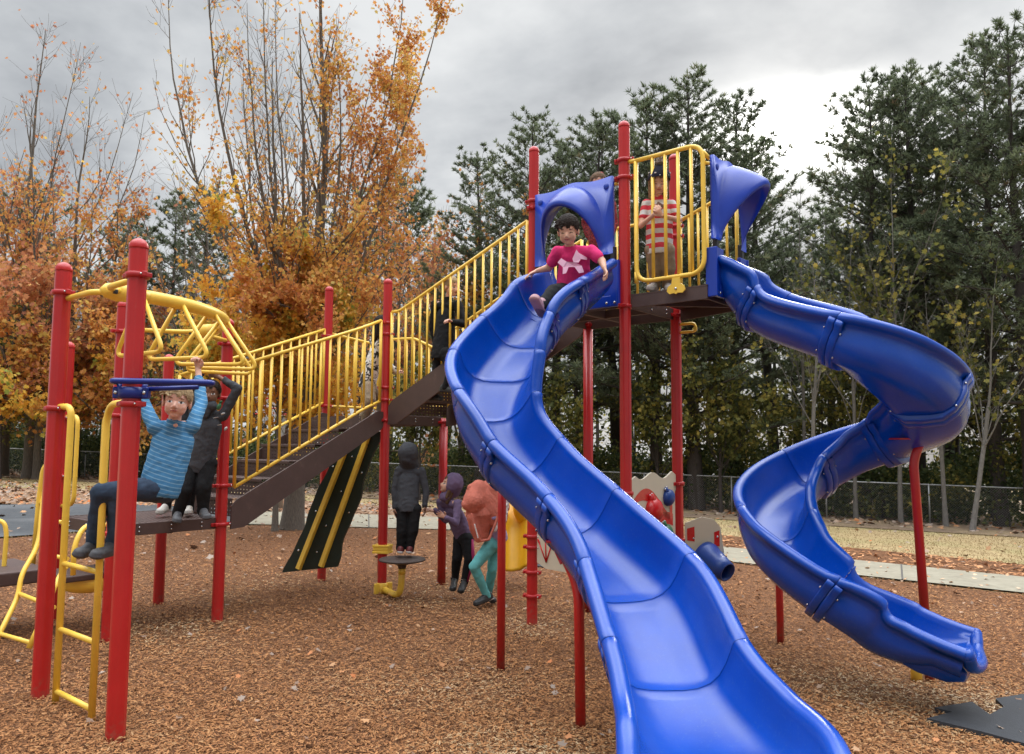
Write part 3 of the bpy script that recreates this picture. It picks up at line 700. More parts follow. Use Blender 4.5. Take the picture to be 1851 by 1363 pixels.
mb = MB(); c0 = P(162, 1052, 6.75)
mb.lathe(c0 - ZU * .07, [(.14, 0), (.19, .02), (.21, .06), (.21, .12), (.2, .14)], 28)
mb.bbox(P(150, 1036, 6.75), U * .24, W_ * .26, ZU * .025, .01, 1)
mb.build('drum', [M['yellow'], M['brown']], ps)['label'] = 'yellow drum under the low deck'
mb = MB(); mb.lathe(z_(PT['13'] + U * .3 + W_ * .1, ZL + .002), [(.075, 0), (.05, .02), (.048, .13), (.062, .15), (.062, .21), (.04, .225), (.0001, .226)], 24)
mb.build('knob_post', M['yellow'], ps)['label'] = 'stubby yellow knob standing on the low deck'
mb = MB()
for k in range(6): mb.bbox(z_(q3, .83 - k * .065) - W_ * .3 + U * .12, W_ * .12, U * .01, ZU * .02, .006)
mb.bbox(z_(q3, .67) - W_ * .3 + U * .14, W_ * .13, U * .006, ZU * .2, .004)
mb.build('grille', M['black'], ps)['label'] = 'dark slotted panel below the low deck'

# ---------------------------------------------------------------- stepping disc on a bent pipe
dc = P(727, 1012, 8.4); dz = .385; mb = MB()
mb.lathe((dc.x, dc.y, dz - .1), [(.04, 0), (.05, .035), (.1, .055), (.2, .072), (.246, .085), (.25, .095), (.24, .104), (.12, .112), (.0001, .115)], 36)
o = mb.build('stepping_disc', M['browndisc'], ps)
mb = MB(); q_ = PT['7']; d_ = (V((dc.x, dc.y, 0)) - q_).normalized()
mb.tube(fillet([z_(q_, .0) + d_ * .05, z_(dc, -.02) - d_ * .02 , z_(dc, dz - .08)], .17, 10), .035, 14)
mb.lathe(z_(dc, dz - .16), [(.039, 0), (.039, .07)], 20)
for s in (-1, 1): mb.bbox(z_(q_, .0) + d_ * .03 + V((-d_.y, d_.x, 0)) * (.08 * s), V((-d_.y, d_.x, 0)) * .03, d_ * .012, ZU * .07, .01)
mb.lathe(z_(q_, -.06), [(PR + .004, 0), (PR + .012, .01), (PR + .012, .12), (PR + .004, .13)], 24)
mb.build('bent_pipe', M['yellow'], o)
for z, mt in ((.44, 'yellow'),):
    mb = MB(); c = z_(q_, z); fx = V((1, -.25, 0)).normalized(); fy = V((-fx.y, fx.x, 0))
    mb.bbox(c, fx * .09, fy * .07, ZU * .022, .018); mb.bbox(c + ZU * .034, fx * .095, fy * .074, ZU * .014, .012); mb.bbox(c - ZU * .034, fx * .095, fy * .074, ZU * .014, .012)
    mb.build('foot_block', M['yellow'], o)

# ---------------------------------------------------------------- climbing wall under the lower stairs (seen from behind)
t0, t1 = P(612, 800, 9.1), P(688, 782, 8.95); b0, b1 = P(514, 1032, 9.0), P(607, 1022, 8.95)
nw = (t1 - t0).cross(b0 - t0).normalized(); nw = nw if nw.y < 0 else -nw
def bil(s, t): return t0.lerp(t1, s).lerp(b0.lerp(b1, s), t)
poly = []
for i in range(25):
    t = i / 24; poly.append(bil(0 + .05 * math.sin(t * 11) * .6 + .01 * math.sin(t * 31), t * 1.02 - .01))
for i in range(25):
    t = 1 - i / 24; poly.append(bil(1 + .035 * math.sin(t * 13 + 1) + .01 * math.sin(t * 29), t * 1.02 - .01))
mb = MB(); mb.slab(poly, -nw, .03); wl = mb.build('climbing_wall', M['dkgreen'], ps); wl['label'] = 'dark green climbing wall leaning under the lower stairs, seen from behind'
for s in (.3, .74):
    mb = MB(); a, b = bil(s, 0), bil(s, 1.0); e = (b - a); sw = nw.cross(e).normalized()
    mb.bbox((a + b) / 2 + nw * .03, e / 2, sw * .027, nw * .026, .004); mb.build('stringer', M['yellow'], wl)
mb = BS()
for i in range(9):
    s, t = [(.12, .2), (.5, .15), (.88, .3), (.55, .42), (.15, .55), (.5, .68), (.9, .6), (.52, .88), (.12, .85)][i]
    bolt(mb, bil(s, t) + nw * .002, nw, .012)
mb.build('bolt', M['bolt'], wl)

# ---------------------------------------------------------------- play panels between the back posts
def panel_poly(o, ex, ez, pts): return [o + ex * x + ez * z for x, z in pts]
def swoosh(mb, o, ex, nrm, top, bot, lift):
    """ribbon cut-out shown by the red layer: two curves in panel coordinates"""
    if mb.starts is not None: mb.starts.append((len(mb.v), len(mb.f)))
    for i in range(len(top) - 1):
        mb.add([o + ex * x + ZU * z + nrm * lift for x, z in (top[i], top[i + 1], bot[i + 1], bot[i])], [(0, 1, 2, 3)], 0, False)
pn_n = -W_                     # the panel plane runs from post 10 to post 11
e_x = U; nrmp = (V((e_x.y, -e_x.x, 0)))
p10 = z_(PT['10'], 0) + U * .07; wp = .93 - .14
top = 1.36; zb = .18
pts = [(0, zb), (wp, zb), (wp, 1.18), (wp + .03, 1.2), (wp + .03, 1.33), (wp - .05, 1.37)] + [(x, 1.34 + .03 * math.cos((x / wp) * math.tau * 2 + .3)) for x in np.linspace(wp - .1, .08, 14)] + [(.0, 1.31), (-.0, 1.22), (.03, 1.18), (.03, .9), (0, .88)]
mb = MB(); mb.slab(panel_poly(p10 - nrmp * .008, e_x, ZU, pts), nrmp, .016)
pl = mb.build('play_panel', M['tan'], ps); pl['label'] = 'tan play panel with red ribbons between two back posts'
mb = BS()
xs = np.linspace(.05, wp - .05, 20)
tp_ = [(x, 1.08 + .15 * math.sin(x / wp * 4.4 + .2)) for x in xs]; bt = [(x, z - .03 - .09 * math.sin(math.pi * min(1, (x / wp) * 1.1))) for x, z in tp_]
swoosh(mb, p10, e_x, nrmp, tp_, bt, .011)
tp_ = [(x, .96 + .04 * math.sin(x / wp * 7 + 2.5) ) for x in xs[9:]]; bt = [(x, z - .11) for x, z in tp_]
swoosh(mb, p10, e_x, nrmp, tp_, bt, .011)
swoosh(mb, p10, e_x, nrmp, [(wp - .11, 1.16), (wp - .06, 1.2)], [(wp - .11, .9), (wp - .06, .88)], .012)
swoosh(mb, p10, e_x, nrmp, [(.1, .8), (.15, .86)], [(.1, .72), (.15, .77)], .012)
swoosh(mb, p10, e_x, nrmp, [(wp - .1, .42), (wp - .05, .46)], [(wp - .1, .25), (wp - .05, .25)], .012)
mb.build('ribbon', M['redpl'], pl)
def ornament(x, z, r, mt, lab, sx=1.0, tilt=0):
    c = p10 + e_x * x + ZU * z + nrmp * .02; mb = MB()
    ax = (ZU * math.cos(tilt) + e_x * math.sin(tilt)); bx = (e_x * math.cos(tilt) - ZU * math.sin(tilt))
    mb.ell(c, bx * r * sx, nrmp * r * .8, ax * r * 1.1, 24); mb.lathe(c + ax * r * .85, [(r * .45, 0), (r * .3, r * .3), (r * .28, r * .6)], 16, axis=ax)
    o = mb.build('dome', M[mt], pl); o['label'] = lab
    mb = BS()
    for s in (-1, 1): bolt(mb, c + ax * r * 1.4 + bx * (.016 * s), nrmp, .012)
    mb.build('bolt', M['bolt'], pl)
ornament(.36, 1.03, .105, 'redpl', 'red rounded bubble', 1.15, -.3); ornament(.64, 1.13, .07, 'bluepl', 'dark blue rounded bubble', 1.2, -.5); ornament(.58, .8, .085, 'green', 'green rounded bubble', 1.1, -.3)
# narrow panel with the blue listening cone
o11 = z_(PT['11'], 0) + V((1, -.15, 0)).normalized() * .06; ex2 = V((1, -.12, 0)).normalized(); nr2 = V((ex2.y, -ex2.x, 0))
pts = [(0, .3), (.1, .18), (.26, .16), (.32, .3), (.35, .45), (.36, .62), (.33, .85), (.27, .92), (.16, .94), (0, .88)]
mb = MB(); mb.slab(panel_poly(o11, ex2, ZU, pts), nr2, .016); pl2 = mb.build('play_panel', M['tan'], ps); pl2['label'] = 'narrow tan panel carrying a dark blue cone'
mb = BS()
for a in ((.02, .72, .09, .85), (.27, .68, .32, .82), (.04, .42, .08, .55), (.06, .2, .18, .32)):
    swoosh(mb, o11, ex2, nr2, [(a[0], a[3] - .02), (a[2], a[3])], [(a[0], a[1]), (a[2], a[1] - .01)], .019)
mb.build('ribbon', M['redpl'], pl2)
cx_ = o11 + ex2 * .2 + ZU * .56 + nr2 * .02; ax = (nr2 * .75 + ex2 * .62 - ZU * .38).normalized()
mb = MB(); mb.lathe(cx_ - ax * .04, [(.15, 0), (.15, .05), (.125, .13), (.128, .135), (.108, .2), (.111, .205), (.09, .31), (.078, .31), (.085, .2), (.1, .1)], 28, axis=ax)
mb.build('listening_cone', M['bluepl'], pl2)
mb = BS()
for x, z in ((.08, .74), (.3, .76), (.06, .36)): bolt(mb, o11 + ex2 * x + ZU * z + nr2 * .016, nr2, .01)
mb.build('bolt', M['bolt'], pl2)
# low tan panel with red sprouts next to the slide-side post
o9 = z_(PT['9'], 0) + W_ * .07; nr9 = V((W_.y, -W_.x, 0))
pts = [(0, .52), (.1, .47), (.4, .46), (.88, .5), (.88, 1.0), (.0, 1.02)]
mb = MB(); mb.slab(panel_poly(o9, W_, ZU, pts), nr9, .016); pl3 = mb.build('play_panel', M['tan'], ps); pl3['label'] = 'low tan panel with a small red sprout drawing'
mb = MB()
for a in (-.45, -.05, .35):
    b0_ = o9 + W_ * .11 + ZU * .53 + nr9 * .02; tip = b0_ + (ZU * math.cos(a) + W_ * math.sin(a)) * (.2 if a < .2 else .16)
    mb.tube([b0_, tip], .006, 6); mb.ell(tip, (tip - b0_).normalized() * .03, nr9 * .006, W_ * .013, 10)
mb.build('sprout', M['redpl'], pl3)

# ---------------------------------------------------------------- small yellow slide behind
mb = MB(); k_ = [P(912, 878, 9.9), P(925, 930, 9.6), P(928, 990, 9.35), P(926, 1030, 9.2)]
prof_ = [(-.33, .09), (-.27, .12), (-.22, .06), (-.17, -.03), (0, -.06), (.17, -.03), (.22, .06), (.27, .12), (.33, .09)]
K = crom([tuple(a) for a in k_], 8); vs = []; sd2 = V((1, .25, 0)).normalized()
for i, p in enumerate(K):
    t = V(K[min(i + 1, len(K) - 1)] - K[max(i - 1, 0)]).normalized(); nn = sd2.cross(t).normalized(); nn = nn if nn.y < 0 else -nn
    for x, h in prof_: vs.append(V(p) + sd2 * x * .62 + nn * h)
n_ = len(prof_)
mb.add(vs, [(i * n_ + j, i * n_ + j + 1, (i + 1) * n_ + j + 1, (i + 1) * n_ + j) for i in range(len(K) - 1) for j in range(n_ - 1)])
ys = mb.build('yellow_slide', M['yplastic'], ps); ys['label'] = 'small yellow plastic slide behind the child in the coral fleece'
sm = ys.modifiers.new('thick', 'SOLIDIFY'); sm.thickness = .02
mb = MB()
cc = P(962, 950, 9.6); mb.ell(cc, V((.13, .05, 0)), V((-.05, .16, 0)), ZU * .33 + V((-.08, 0, 0)), 20); mb.ell(cc + V((-.1, 0, .22)), V((.14, .05, 0)), V((0, .14, 0)), ZU * .2, 16)
mb.build('side_wing', M['yplastic'], ys)
# ================================================================= blue slides
def trough_profile(w, D, r=.05, th=.028):
    """closed section, x across, z up; rims at x=+-w, z=0"""
    inner = []
    for i in range(9):
        a = i / 8; x = (w - r) * math.sin(a * math.pi / 2) ** .8; z = -D * (1 - a ** 3.2) ** .75 if a < 1 else 0.0
        inner.append((x, z))
    inner = [(0, -D), ((w - r) * .3, -D * .992), ((w - r) * .55, -D * .95), ((w - r) * .76, -D * .84), ((w - r) * .89, -D * .66), ((w - r) * .96, -D * .42), ((w - r) * .99, -D * .18), (w - r, -.02)]
    rim = [(w + r * math.cos(a), r * .9 * math.sin(a)) for a in np.linspace(math.pi * .93, -math.pi * .42, 11)]
    D = max(D, .17)
    outer = [(w - r * .25, -r * 1.35), (w - r * .3, -D * .3), (w - r * .15, -D * .48), (w - r * .55, -D * .68), (w * .86 - r * .5, -D * .9), ((w - r) * .66, -D - th * .6), ((w - r) * .38, -D - th), (0, -D - th * 1.05)]
    half = inner + rim + outer
    left = [(-x, z) for x, z in reversed(half)]
    return half[:-1] + left[:-1], len(inner) + len(rim)
def frame_path(keys, n):
    """keys: x, y, z of the rim-level centre line, half width w, depth D, roll"""
    K = crom(keys, n); fr = []
    for i in range(len(K)):
        t = V(K[min(i + 1, len(K) - 1)][:3] - K[max(i - 1, 0)][:3]).normalized()
        s = V((t.y, -t.x, 0)).normalized()          # right-hand side going down
        nn = s.cross(t).normalized()
        ro = K[i][5]; s2 = s * math.cos(ro) + nn * math.sin(ro); n2 = nn * math.cos(ro) - s * math.sin(ro)
        fr.append((V(K[i][:3]), s2, n2, t, K[i][3], K[i][4]))
    return fr
PARTS = []
def make_slide(name, label, keys, n, seams, mat, rim_r=.05, fl_at=()):
    global PARTS
    root = MB(); fr = frame_path(keys, n)
    # slide object itself: the first section is its own mesh, the others hang below it
    PARTS = []
    tot = len(fr) - 1; cuts = [0] + [int(round(s * n)) for s in seams] + [tot]; main = None
    for c in range(len(cuts) - 1):
        i0, i1 = cuts[c], cuts[c + 1]; lst = []
        for i in range(i0, i1 + 1):
            p, s, nn, t, w_, D = fr[i]; pr, _ = trough_profile(w_, D, rim_r)
            sh = [(x * .99, z + .006 if z < -.02 else z * .9) for x, z in pr]
            if i == i0 and c > 0: lst.append((p + t * .0015, s, nn, sh)); lst.append((p + t * .009, s, nn, pr)); continue
            if i == i1 and c < len(cuts) - 2: lst.append((p - t * .009, s, nn, pr)); lst.append((p - t * .0015, s, nn, sh)); continue
            lst.append((p, s, nn, pr))
        k = len(lst[0][3]); vs = []; mb = MB()
        for p, s, nn, pr in lst: vs += [p + s * x + nn * z for x, z in pr]
        mb.add(vs, [(i * k + j, (i + 1) * k + j, (i + 1) * k + (j + 1) % k, i * k + (j + 1) % k) for i in range(len(lst) - 1) for j in range(k)])
        if c in (0, len(cuts) - 2):
            e = 0 if c == 0 else (len(lst) - 1) * k
            half = k // 2
            # close the hollow wall with quads between matching inner and outer points
            pr = lst[0][3]
        if main is None: main = mb.build(name, mat, ps); main['label'] = label
        else: mb.build('section', mat, main)
    for q in fl_at:
        i = int(round(q * n)); p, s, nn, t, w_, D = fr[i]
        for off in (-.03, .03):
            pr, k0 = trough_profile(w_, D, rim_r); mb = MB()
            # outer half of the profile, pushed outwards
            out = []
            hb = [(w_ + rim_r * .95, -.02), (w_ + rim_r * .9, -.06), (w_ + .012, -D * .3), (w_ + .008, -D * .5), (w_ * .93, -D * .75), (w_ * .75, -D * .98), (w_ * .45, -D - .06), (0, -D - .068)]
            hb = hb + [(-x, z) for x, z in reversed(hb[:-1])]
            hi = [(x * .9, z * .82 - .01) for x, z in hb]
            vs = []
            for dt, sc in ((-.026, 0), (-.02, 1), (.02, 1), (.026, 0)):
                for (x, z), (xi, zi) in zip(hb, hi):
                    X, Z = (x, z) if sc else (x * .93 + xi * .07, z * .93 + zi * .07)
                    vs.append(p + t * (off + dt) + s * X + nn * Z)
            for (xi, zi) in hi: vs.append(p + t * (off + .026) + s * xi + nn * zi)
            for (xi, zi) in hi: vs.append(p + t * (off - .026) + s * xi + nn * zi)
            m_ = len(hb); f_ = [(a * m_ + j, a * m_ + j + 1, (a + 1) * m_ + j + 1, (a + 1) * m_ + j) for a in range(4) for j in range(m_ - 1)]
            f_ += [(5 * m_ + j, 5 * m_ + j + 1, j + 1, j) for j in range(m_ - 1)]
            f_ += [(0, m_, 2 * m_, 3 * m_, 4 * m_, 5 * m_), (m_ - 1, 2 * m_ - 1, 3 * m_ - 1, 4 * m_ - 1, 5 * m_ - 1, 6 * m_ - 1)]
            mb.add(vs, f_); mb.build('flange', mat, main)
        bb = BS()
        for sx_ in (-1, 1):
            for (x, z) in ((w_ + .012, -D * .35), (w_ * .8, -D * .92)):
                bolt(bb, p + t * .062 + s * x * sx_ * .97 + nn * z, t, .009); bolt(bb, p - t * .062 + s * x * sx_ * .97 + nn * z, -t, .009)
        bb.build('bolt', M['bolt'], main)
    return main, fr
# wide slide: stations measured on the rims (image-left, image-right) with their distances
def st(pl, pr, Yl, Yr, D=.3):
    a, b = P(*pl, Yl), P(*pr, Yr); return a, b, D
S1 = [st((1012, 487), (1086, 470), 6.95, 6.42, .26), st((990, 500), (1068, 488), 6.72, 6.28, .3), st((932, 519), (1046, 511), 6.42, 5.98, .31), st((882, 578), (985, 568), 6.18, 5.72, .31),
      st((832, 640), (966, 635), 5.85, 5.5, .31), st((829, 712), (976, 710), 5.5, 5.35, .31), st((880, 803), (1026, 797), 5.05, 5.3, .31), st((1000, 903), (1106, 890), 4.6, 4.98, .31),
      st((1069, 1020), (1236, 1006), 4.18, 4.5, .3), st((1112, 1168), (1328, 1160), 3.64, 3.86, .28), st((1133, 1270), (1410, 1255), 3.3, 3.48, .25), st((1138, 1330), (1488, 1325), 3.06, 3.14, .2), st((1140, 1400), (1520, 1410), 2.86, 2.9, .13)]
def from_rims(S):
    keys = []
    for a, b, D in S:
        c = (a + b) / 2; keys.append([*c, (a - b).length / 2, D, 0.0])
    return keys
K1 = from_rims(S1)
# roll from the height difference between the rims
for (a, b, D), k in zip(S1, K1): k[5] = math.asin(max(-.3, min(.3, (a.z - b.z) / max(.1, (a - b).length))))
M['slideblue'] = simple('slide_plastic', (.001, .055, .37), .17, .14, 2.5, bump=.1, bscale=300, dirt=((.03, .1, .33), 70, .55, .45), spec=.55)
sl1, fr1 = make_slide('wide_slide', 'wide blue open slide curving down towards the camera', K1, 8, [2, 3, 4, 5, 6, 7, 8, 9], M['slideblue'], .045, fl_at=(2, 3, 6, 7, 8, 9))
# spiral slide: plan centre line, rim height, half width
PC, PD = PT['C'], PT['D']; s0 = (PC + PD) / 2
def sp(px, py, Y, w=.27, D=.3, r=0): a = P(px, py, Y); return [a.x, a.y, a.z, w, D, r]
c2 = V((2.6, 5.98))
def cir(deg, z, R_=.56, w=.26, D=.3, r=0): return [c2.x + R_ * math.cos(rad(deg)), c2.y + R_ * math.sin(rad(deg)), z, w, D, r]
K2 = [[s0.x + W_.x * .06, s0.y + W_.y * .06, 3.15, .24, .22, 0], [s0.x + W_.x * .25, s0.y + W_.y * .25, 3.04, .26, .28, 0], [s0.x + W_.x * .52 - .02, s0.y + W_.y * .52, 2.8, .27, .3, 0], [2.5, 5.6, 2.53, .27, .31, 0],
      [2.84, 5.54, 2.27, .27, .31, 0.05], cir(-18, 2.03, .54, .27, .32, .1), cir(30, 1.87, .54, .27, .32, .1), cir(75, 1.7, .54, .26, .31, .08), cir(118, 1.48, .55, .26, .31, .05), cir(160, 1.25, .56, .27, .31, .05), cir(200, 1.0, .57, .28, .31, .05),
      cir(238, .76, .6, .28, .3, 0), [2.54, 5.37, .565, .28, .29, 0], [2.67, 5.275, .48, .285, .26, 0], [2.77, 5.2, .43, .295, .21, 0], [2.86, 5.135, .395, .31, .14, 0], [2.94, 5.08, .37, .325, .08, 0]]
M['slideblue2'] = M['slideblue']
sl2, fr2 = make_slide('spiral_slide', 'blue spiral slide turning a full circle at the right', K2, 8, [1.75, 3, 4.625, 6.25, 7.75, 9.5, 11.125], M['slideblue'], .042, fl_at=(1.75, 3, 4.625, 6.25, 7.75, 11.125))
def lip(main, fr, r=.041):
    p, s, nn, t, w_, D = fr[-1]; mb = MB(); q = w_ - .042
    half = [(0, -D), (q * .3, -D * .992), (q * .55, -D * .95), (q * .76, -D * .84), (q * .89, -D * .66), (q * .97, -D * .4), (w_, -.0)]
    prof = [(-x, z) for x, z in reversed(half[1:])] + half; C = crom(prof, 4)
    f_ = lambda x: .012 + .07 * math.cos(min(1, abs(x) / w_) * math.pi / 2)
    pts = [p + s * x + nn * (z - .02 * (1 - (abs(x) / w_) ** 4)) + t * f_(x) for x, z in C]; mb.tube(pts, r, 12)
    for e in (pts[0], pts[-1]): mb.ell(e, s * r, t * r, nn * r, 12)
    vs = []
    for x, z in C: vs += [p + s * x + nn * (z + .002) - t * .02, p + s * x + nn * (z + .014) + t * f_(x), p + s * x * .96 + nn * (z - .045) - t * .02]
    n_ = len(C) - 1; mb.add(vs, [(3 * i, 3 * i + 1, 3 * i + 4, 3 * i + 3) for i in range(n_)] + [(3 * i + 1, 3 * i + 2, 3 * i + 5, 3 * i + 4) for i in range(n_)])
    mb.build('exit_lip', M['slideblue'], main)
lip(sl2, fr2)
# moulded foot under the exit
mb = MB(); f0 = V((2.78, 5.2, 0)); hd = V((.8, -.6, 0)).normalized(); sdv = V((-hd.y, hd.x, 0))
pf_ = [(-.3, .27), (-.2, .2), (-.08, .15), (.08, .12), (.18, .14), (.2, .19), (.15, .24)]
vs = []
for s in np.linspace(-1, 1, 9):
    for x, z in pf_: vs.append(z_(f0, z + .05 * abs(s) ** 3) + hd * x + sdv * (s * .2))
m_ = len(pf_); mb.add(vs, [(i * m_ + j, (i + 1) * m_ + j, (i + 1) * m_ + j + 1, i * m_ + j + 1) for i in range(8) for j in range(m_ - 1)] + [tuple(range(m_)), tuple(reversed(range(8 * m_, 9 * m_)))])
mb.build('foot', M['slideblue'], sl2)
mb = MB(); yf = G(1657, 1233); mb.tube([yf - ZU * .04, z_(yf, .14)], .04, 18); mb.build('support_leg', M['yellow'], sl2)['label'] = 'short yellow support under the slide exit'
# entry plates and hoods
def entry(main, Pa, Pb, out, ztop=3.24, zlow=2.83, label=None):
    mb = MB(); e = (Pb - Pa).normalized(); Ln = (Pb - Pa).length
    for s, q in ((0, Pa), (1, Pb)):
        base = q + e * (.1 if s == 0 else -.1)
        mb.bbox(z_(base, (ztop + zlow) / 2) + out * .055, e * .075, out * .016, ZU * (ztop - zlow) / 2, .012)
        mb.bbox(z_(base + e * (-.07 if s == 0 else .07), (ztop + zlow) / 2) + out * .03, e * .012, out * .05, ZU * (ztop - zlow) / 2, .008)
    mb.bbox(z_((Pa + Pb) / 2, zlow + .05) + out * .06, e * (Ln / 2 - .1), out * .014, ZU * .05, .01)
    o = mb.build('entry_plate', M['blue'], main)
    mb = BS()
    for x in (.06, .14, .3, .7, .86, .94): bolt(mb, z_(Pa + e * Ln * x, zlow + .035) + out * .072, out, .012)
    mb.build('bolt', M['bolt'], main)
    mb = MB()
    for q in (Pa + e * .09, Pb - e * .09): mb = MB(); mb.bbox(z_(q, ztop + .06) + out * .04, e * .022, out * .02, ZU * .07, .004); mb.build('spacer_post', M['black'], main)
def hood(main, Pa, Pb, out, z0=3.31, z1=4.02, ext=.3, lab=''):
    e = (Pb - Pa).normalized(); Ln = (Pb - Pa).length; a0 = z_(Pa, 0) + out * .05
    def arch(t, wid, top, zb=z0):
        x = Ln / 2 - wid * math.cos(t * math.pi); s = math.sin(t * math.pi); z = zb + (top - zb) * s ** .78
        return x, z
    n = 36; mb = MB()
    w1 = Ln / 2 - .09
    outer = []                                            # plate outline
    for i in range(n + 1):
        t = i / n; c = -math.cos(t * math.pi); x = Ln / 2 + c * (Ln / 2 - .025)
        if t < .14: z = z0 + (z1 - z0) * (t / .14); x = .025
        elif t > .86: z = z0 + (z1 - z0) * ((1 - t) / .14); x = Ln - .025
        else:
            u_ = (t - .14) / .72; x = .025 + (Ln - .05) * u_; z = z1 - .03 + .03 * abs(2 * u_ - 1) ** 2 + .05 * math.exp(-((u_ - .5) / .2) ** 2)
        outer.append((x, z))
    rows = []
    for i in range(n + 1):
        t = i / n; s = math.sin(t * math.pi)
        ox, oz = outer[i]; row = [a0 + e * ox + ZU * oz - out * .02, a0 + e * ox + ZU * oz + out * .012]
        for wf, tz, ex_ in ((1.0, -.03, 0.0), (.98, -.025, .12), (.94, -.075, .42), (.9, -.14, .74), (.86, -.2, .95), (.83, -.235, 1.0), (.8, -.265, .97), (.8, -.25, .7), (.84, -.19, .3), (.86, -.15, -.06)):
            x, z = arch(t, w1 * wf, z1 + tz); q_ = min(z, oz - .004) if ex_ == 0.0 else z
            row.append(a0 + e * x + ZU * q_ + out * (.014 + ext * ex_ * s ** 1.15))
        rows.append(row)
    k = len(rows[0]); vs = [p for r_ in rows for p in r_]
    fs = [(i * k + j, i * k + j + 1, (i + 1) * k + j + 1, (i + 1) * k + j) for i in range(n) for j in range(k - 1)]
    fs += [(i * k + k - 1, i * k, (i + 1) * k, (i + 1) * k + k - 1) for i in range(n)]
    fs += [tuple(range(k)), tuple(reversed(range(n * k, n * k + k)))]
    mb.add(vs, fs)
    h_ = mb.build('hood', M['blue'], main)
    mb = MB()
    for x in (.09, Ln - .09): mb.lathe(a0 + e * x + ZU * (z1 - .09) + out * .01, [(.03, 0), (.03, .004), (.022, .01), (.0001, .011)], 18, axis=out)
    mb.build('knob', M['blue'], main)
    mb = MB()
    for q in (Pa, Pb): mb.tube([z_(q, z1 - .07), z_(q + e * (.06 if q is Pa else -.06), z1 - .07) + out * .03], .015, 8)
    mb.build('bracket', M['yellow'], main)
entry(sl1, PT['9'], PT['10'], -U); hood(sl1, PT['9'] + W_ * .04, PT['10'] - W_ * .06, -U, ext=.27)
entry(sl2, PT['C'], PT['D'], W_); hood(sl2, PT['C'], PT['D'], W_, ext=.34)
# support legs of the slides
def leg(main, base, bend, top, r=.0305, plate=True):
    base = V(base); mb = MB(); mb.tube(fillet([base - ZU * .04, bend, top], .12, 6), r, 18)
    o = mb.build('support_leg', M['red'], main)
    if plate:
        mb = MB(); d = (V(top) - V(bend)).normalized(); s = V((0, 1, 0)).cross(d).normalized()
        mb.bbox(V(top) + d * .02, s * .045, d * .075, d.cross(s) * .008, .006); mb.bbox(V(top) + d * .085, V((1, 0, 0)) * .07, V((0, 1, 0)) * .07, ZU * .006, .003)
        mb.build('bracket', M['redclamp'], main)
        mb = BS(); 
        for k_ in (-.03, .05): bolt(mb, V(top) + d * k_ - V((0, .012, 0)), V((0, -1, 0)), .012)
        mb.build('bolt', M['bolt'], main)
lb = G(905, 1214); leg(sl1, lb, z_(lb, 1.0), z_(lb, 1.34), .0305, False)
lb = G(1050, 1322); leg(sl1, lb, P(1046, 1060, lb.y), P(1018, 1000, lb.y + .1))
lb = G(1411, 1166); leg(sl2, lb, z_(lb, .4), z_(lb, .66), .031, False)
lb = V((3.12, 5.92, gz(3.12, 5.92))); leg(sl2, lb, P(1651, 832, 5.92), P(1664, 800, 5.92), .033, False)
mb = MB(); tp = P(1660, 795, 5.92); mb.slab([tp + V((-.2, -.12, 0)), tp + V((.2, -.1, 0)), tp + V((.22, .12, 0)), tp + V((-.18, .14, 0))], ZU, .012); mb.build('bracket', M['redclamp'], sl2)
# ================================================================= trees
M['bark'] = simple('grey_bark', (.13, .11, .09), .9, .35, 14, bump=.9, bscale=22, aniso=(6, 6, 1))
M['barkd'] = simple('dark_bark', (.055, .045, .04), .9, .35, 12, bump=.8, bscale=18, aniso=(6, 6, 1))
M['barkl'] = simple('pale_bark', (.16, .148, .135), .85, .3, 10, bump=.6, bscale=18, aniso=(4, 4, 1))
M['lf_orange'] = leafmat('maple_leaf_orange', [(0, (.4, .14, .05)), (.25, (.58, .23, .07)), (.5, (.68, .33, .09)), (.75, (.68, .41, .1)), (1, (.58, .45, .12))], .6, .5)
M['lf_red'] = leafmat('maple_leaf_red', [(0, (.36, .14, .08)), (.35, (.55, .22, .11)), (.65, (.64, .3, .13)), (1, (.62, .42, .15))], .6, .5)
M['lf_gold'] = leafmat('maple_leaf_gold', [(0, (.62, .26, .05)), (.3, (.76, .38, .06)), (.6, (.76, .47, .075)), (.85, (.6, .46, .08)), (1, (.28, .34, .07))], .6, .5)
M['lf_olive'] = leafmat('understory_leaf', [(0, (.05, .07, .025)), (.4, (.13, .14, .04)), (.7, (.28, .25, .06)), (1, (.5, .38, .09))], .6, .5)
M['lf_dark'] = leafmat('undergrowth_leaf', [(0, (.035, .055, .022)), (.5, (.085, .11, .04)), (.8, (.17, .18, .055)), (1, (.34, .26, .08))], .6, .45)
M['needle'] = leafmat('pine_needles', [(0, (.08, .1, .06)), (.4, (.145, .175, .1)), (.75, (.21, .245, .14)), (.92, (.26, .245, .14)), (1, (.33, .24, .14))], .55, .45)

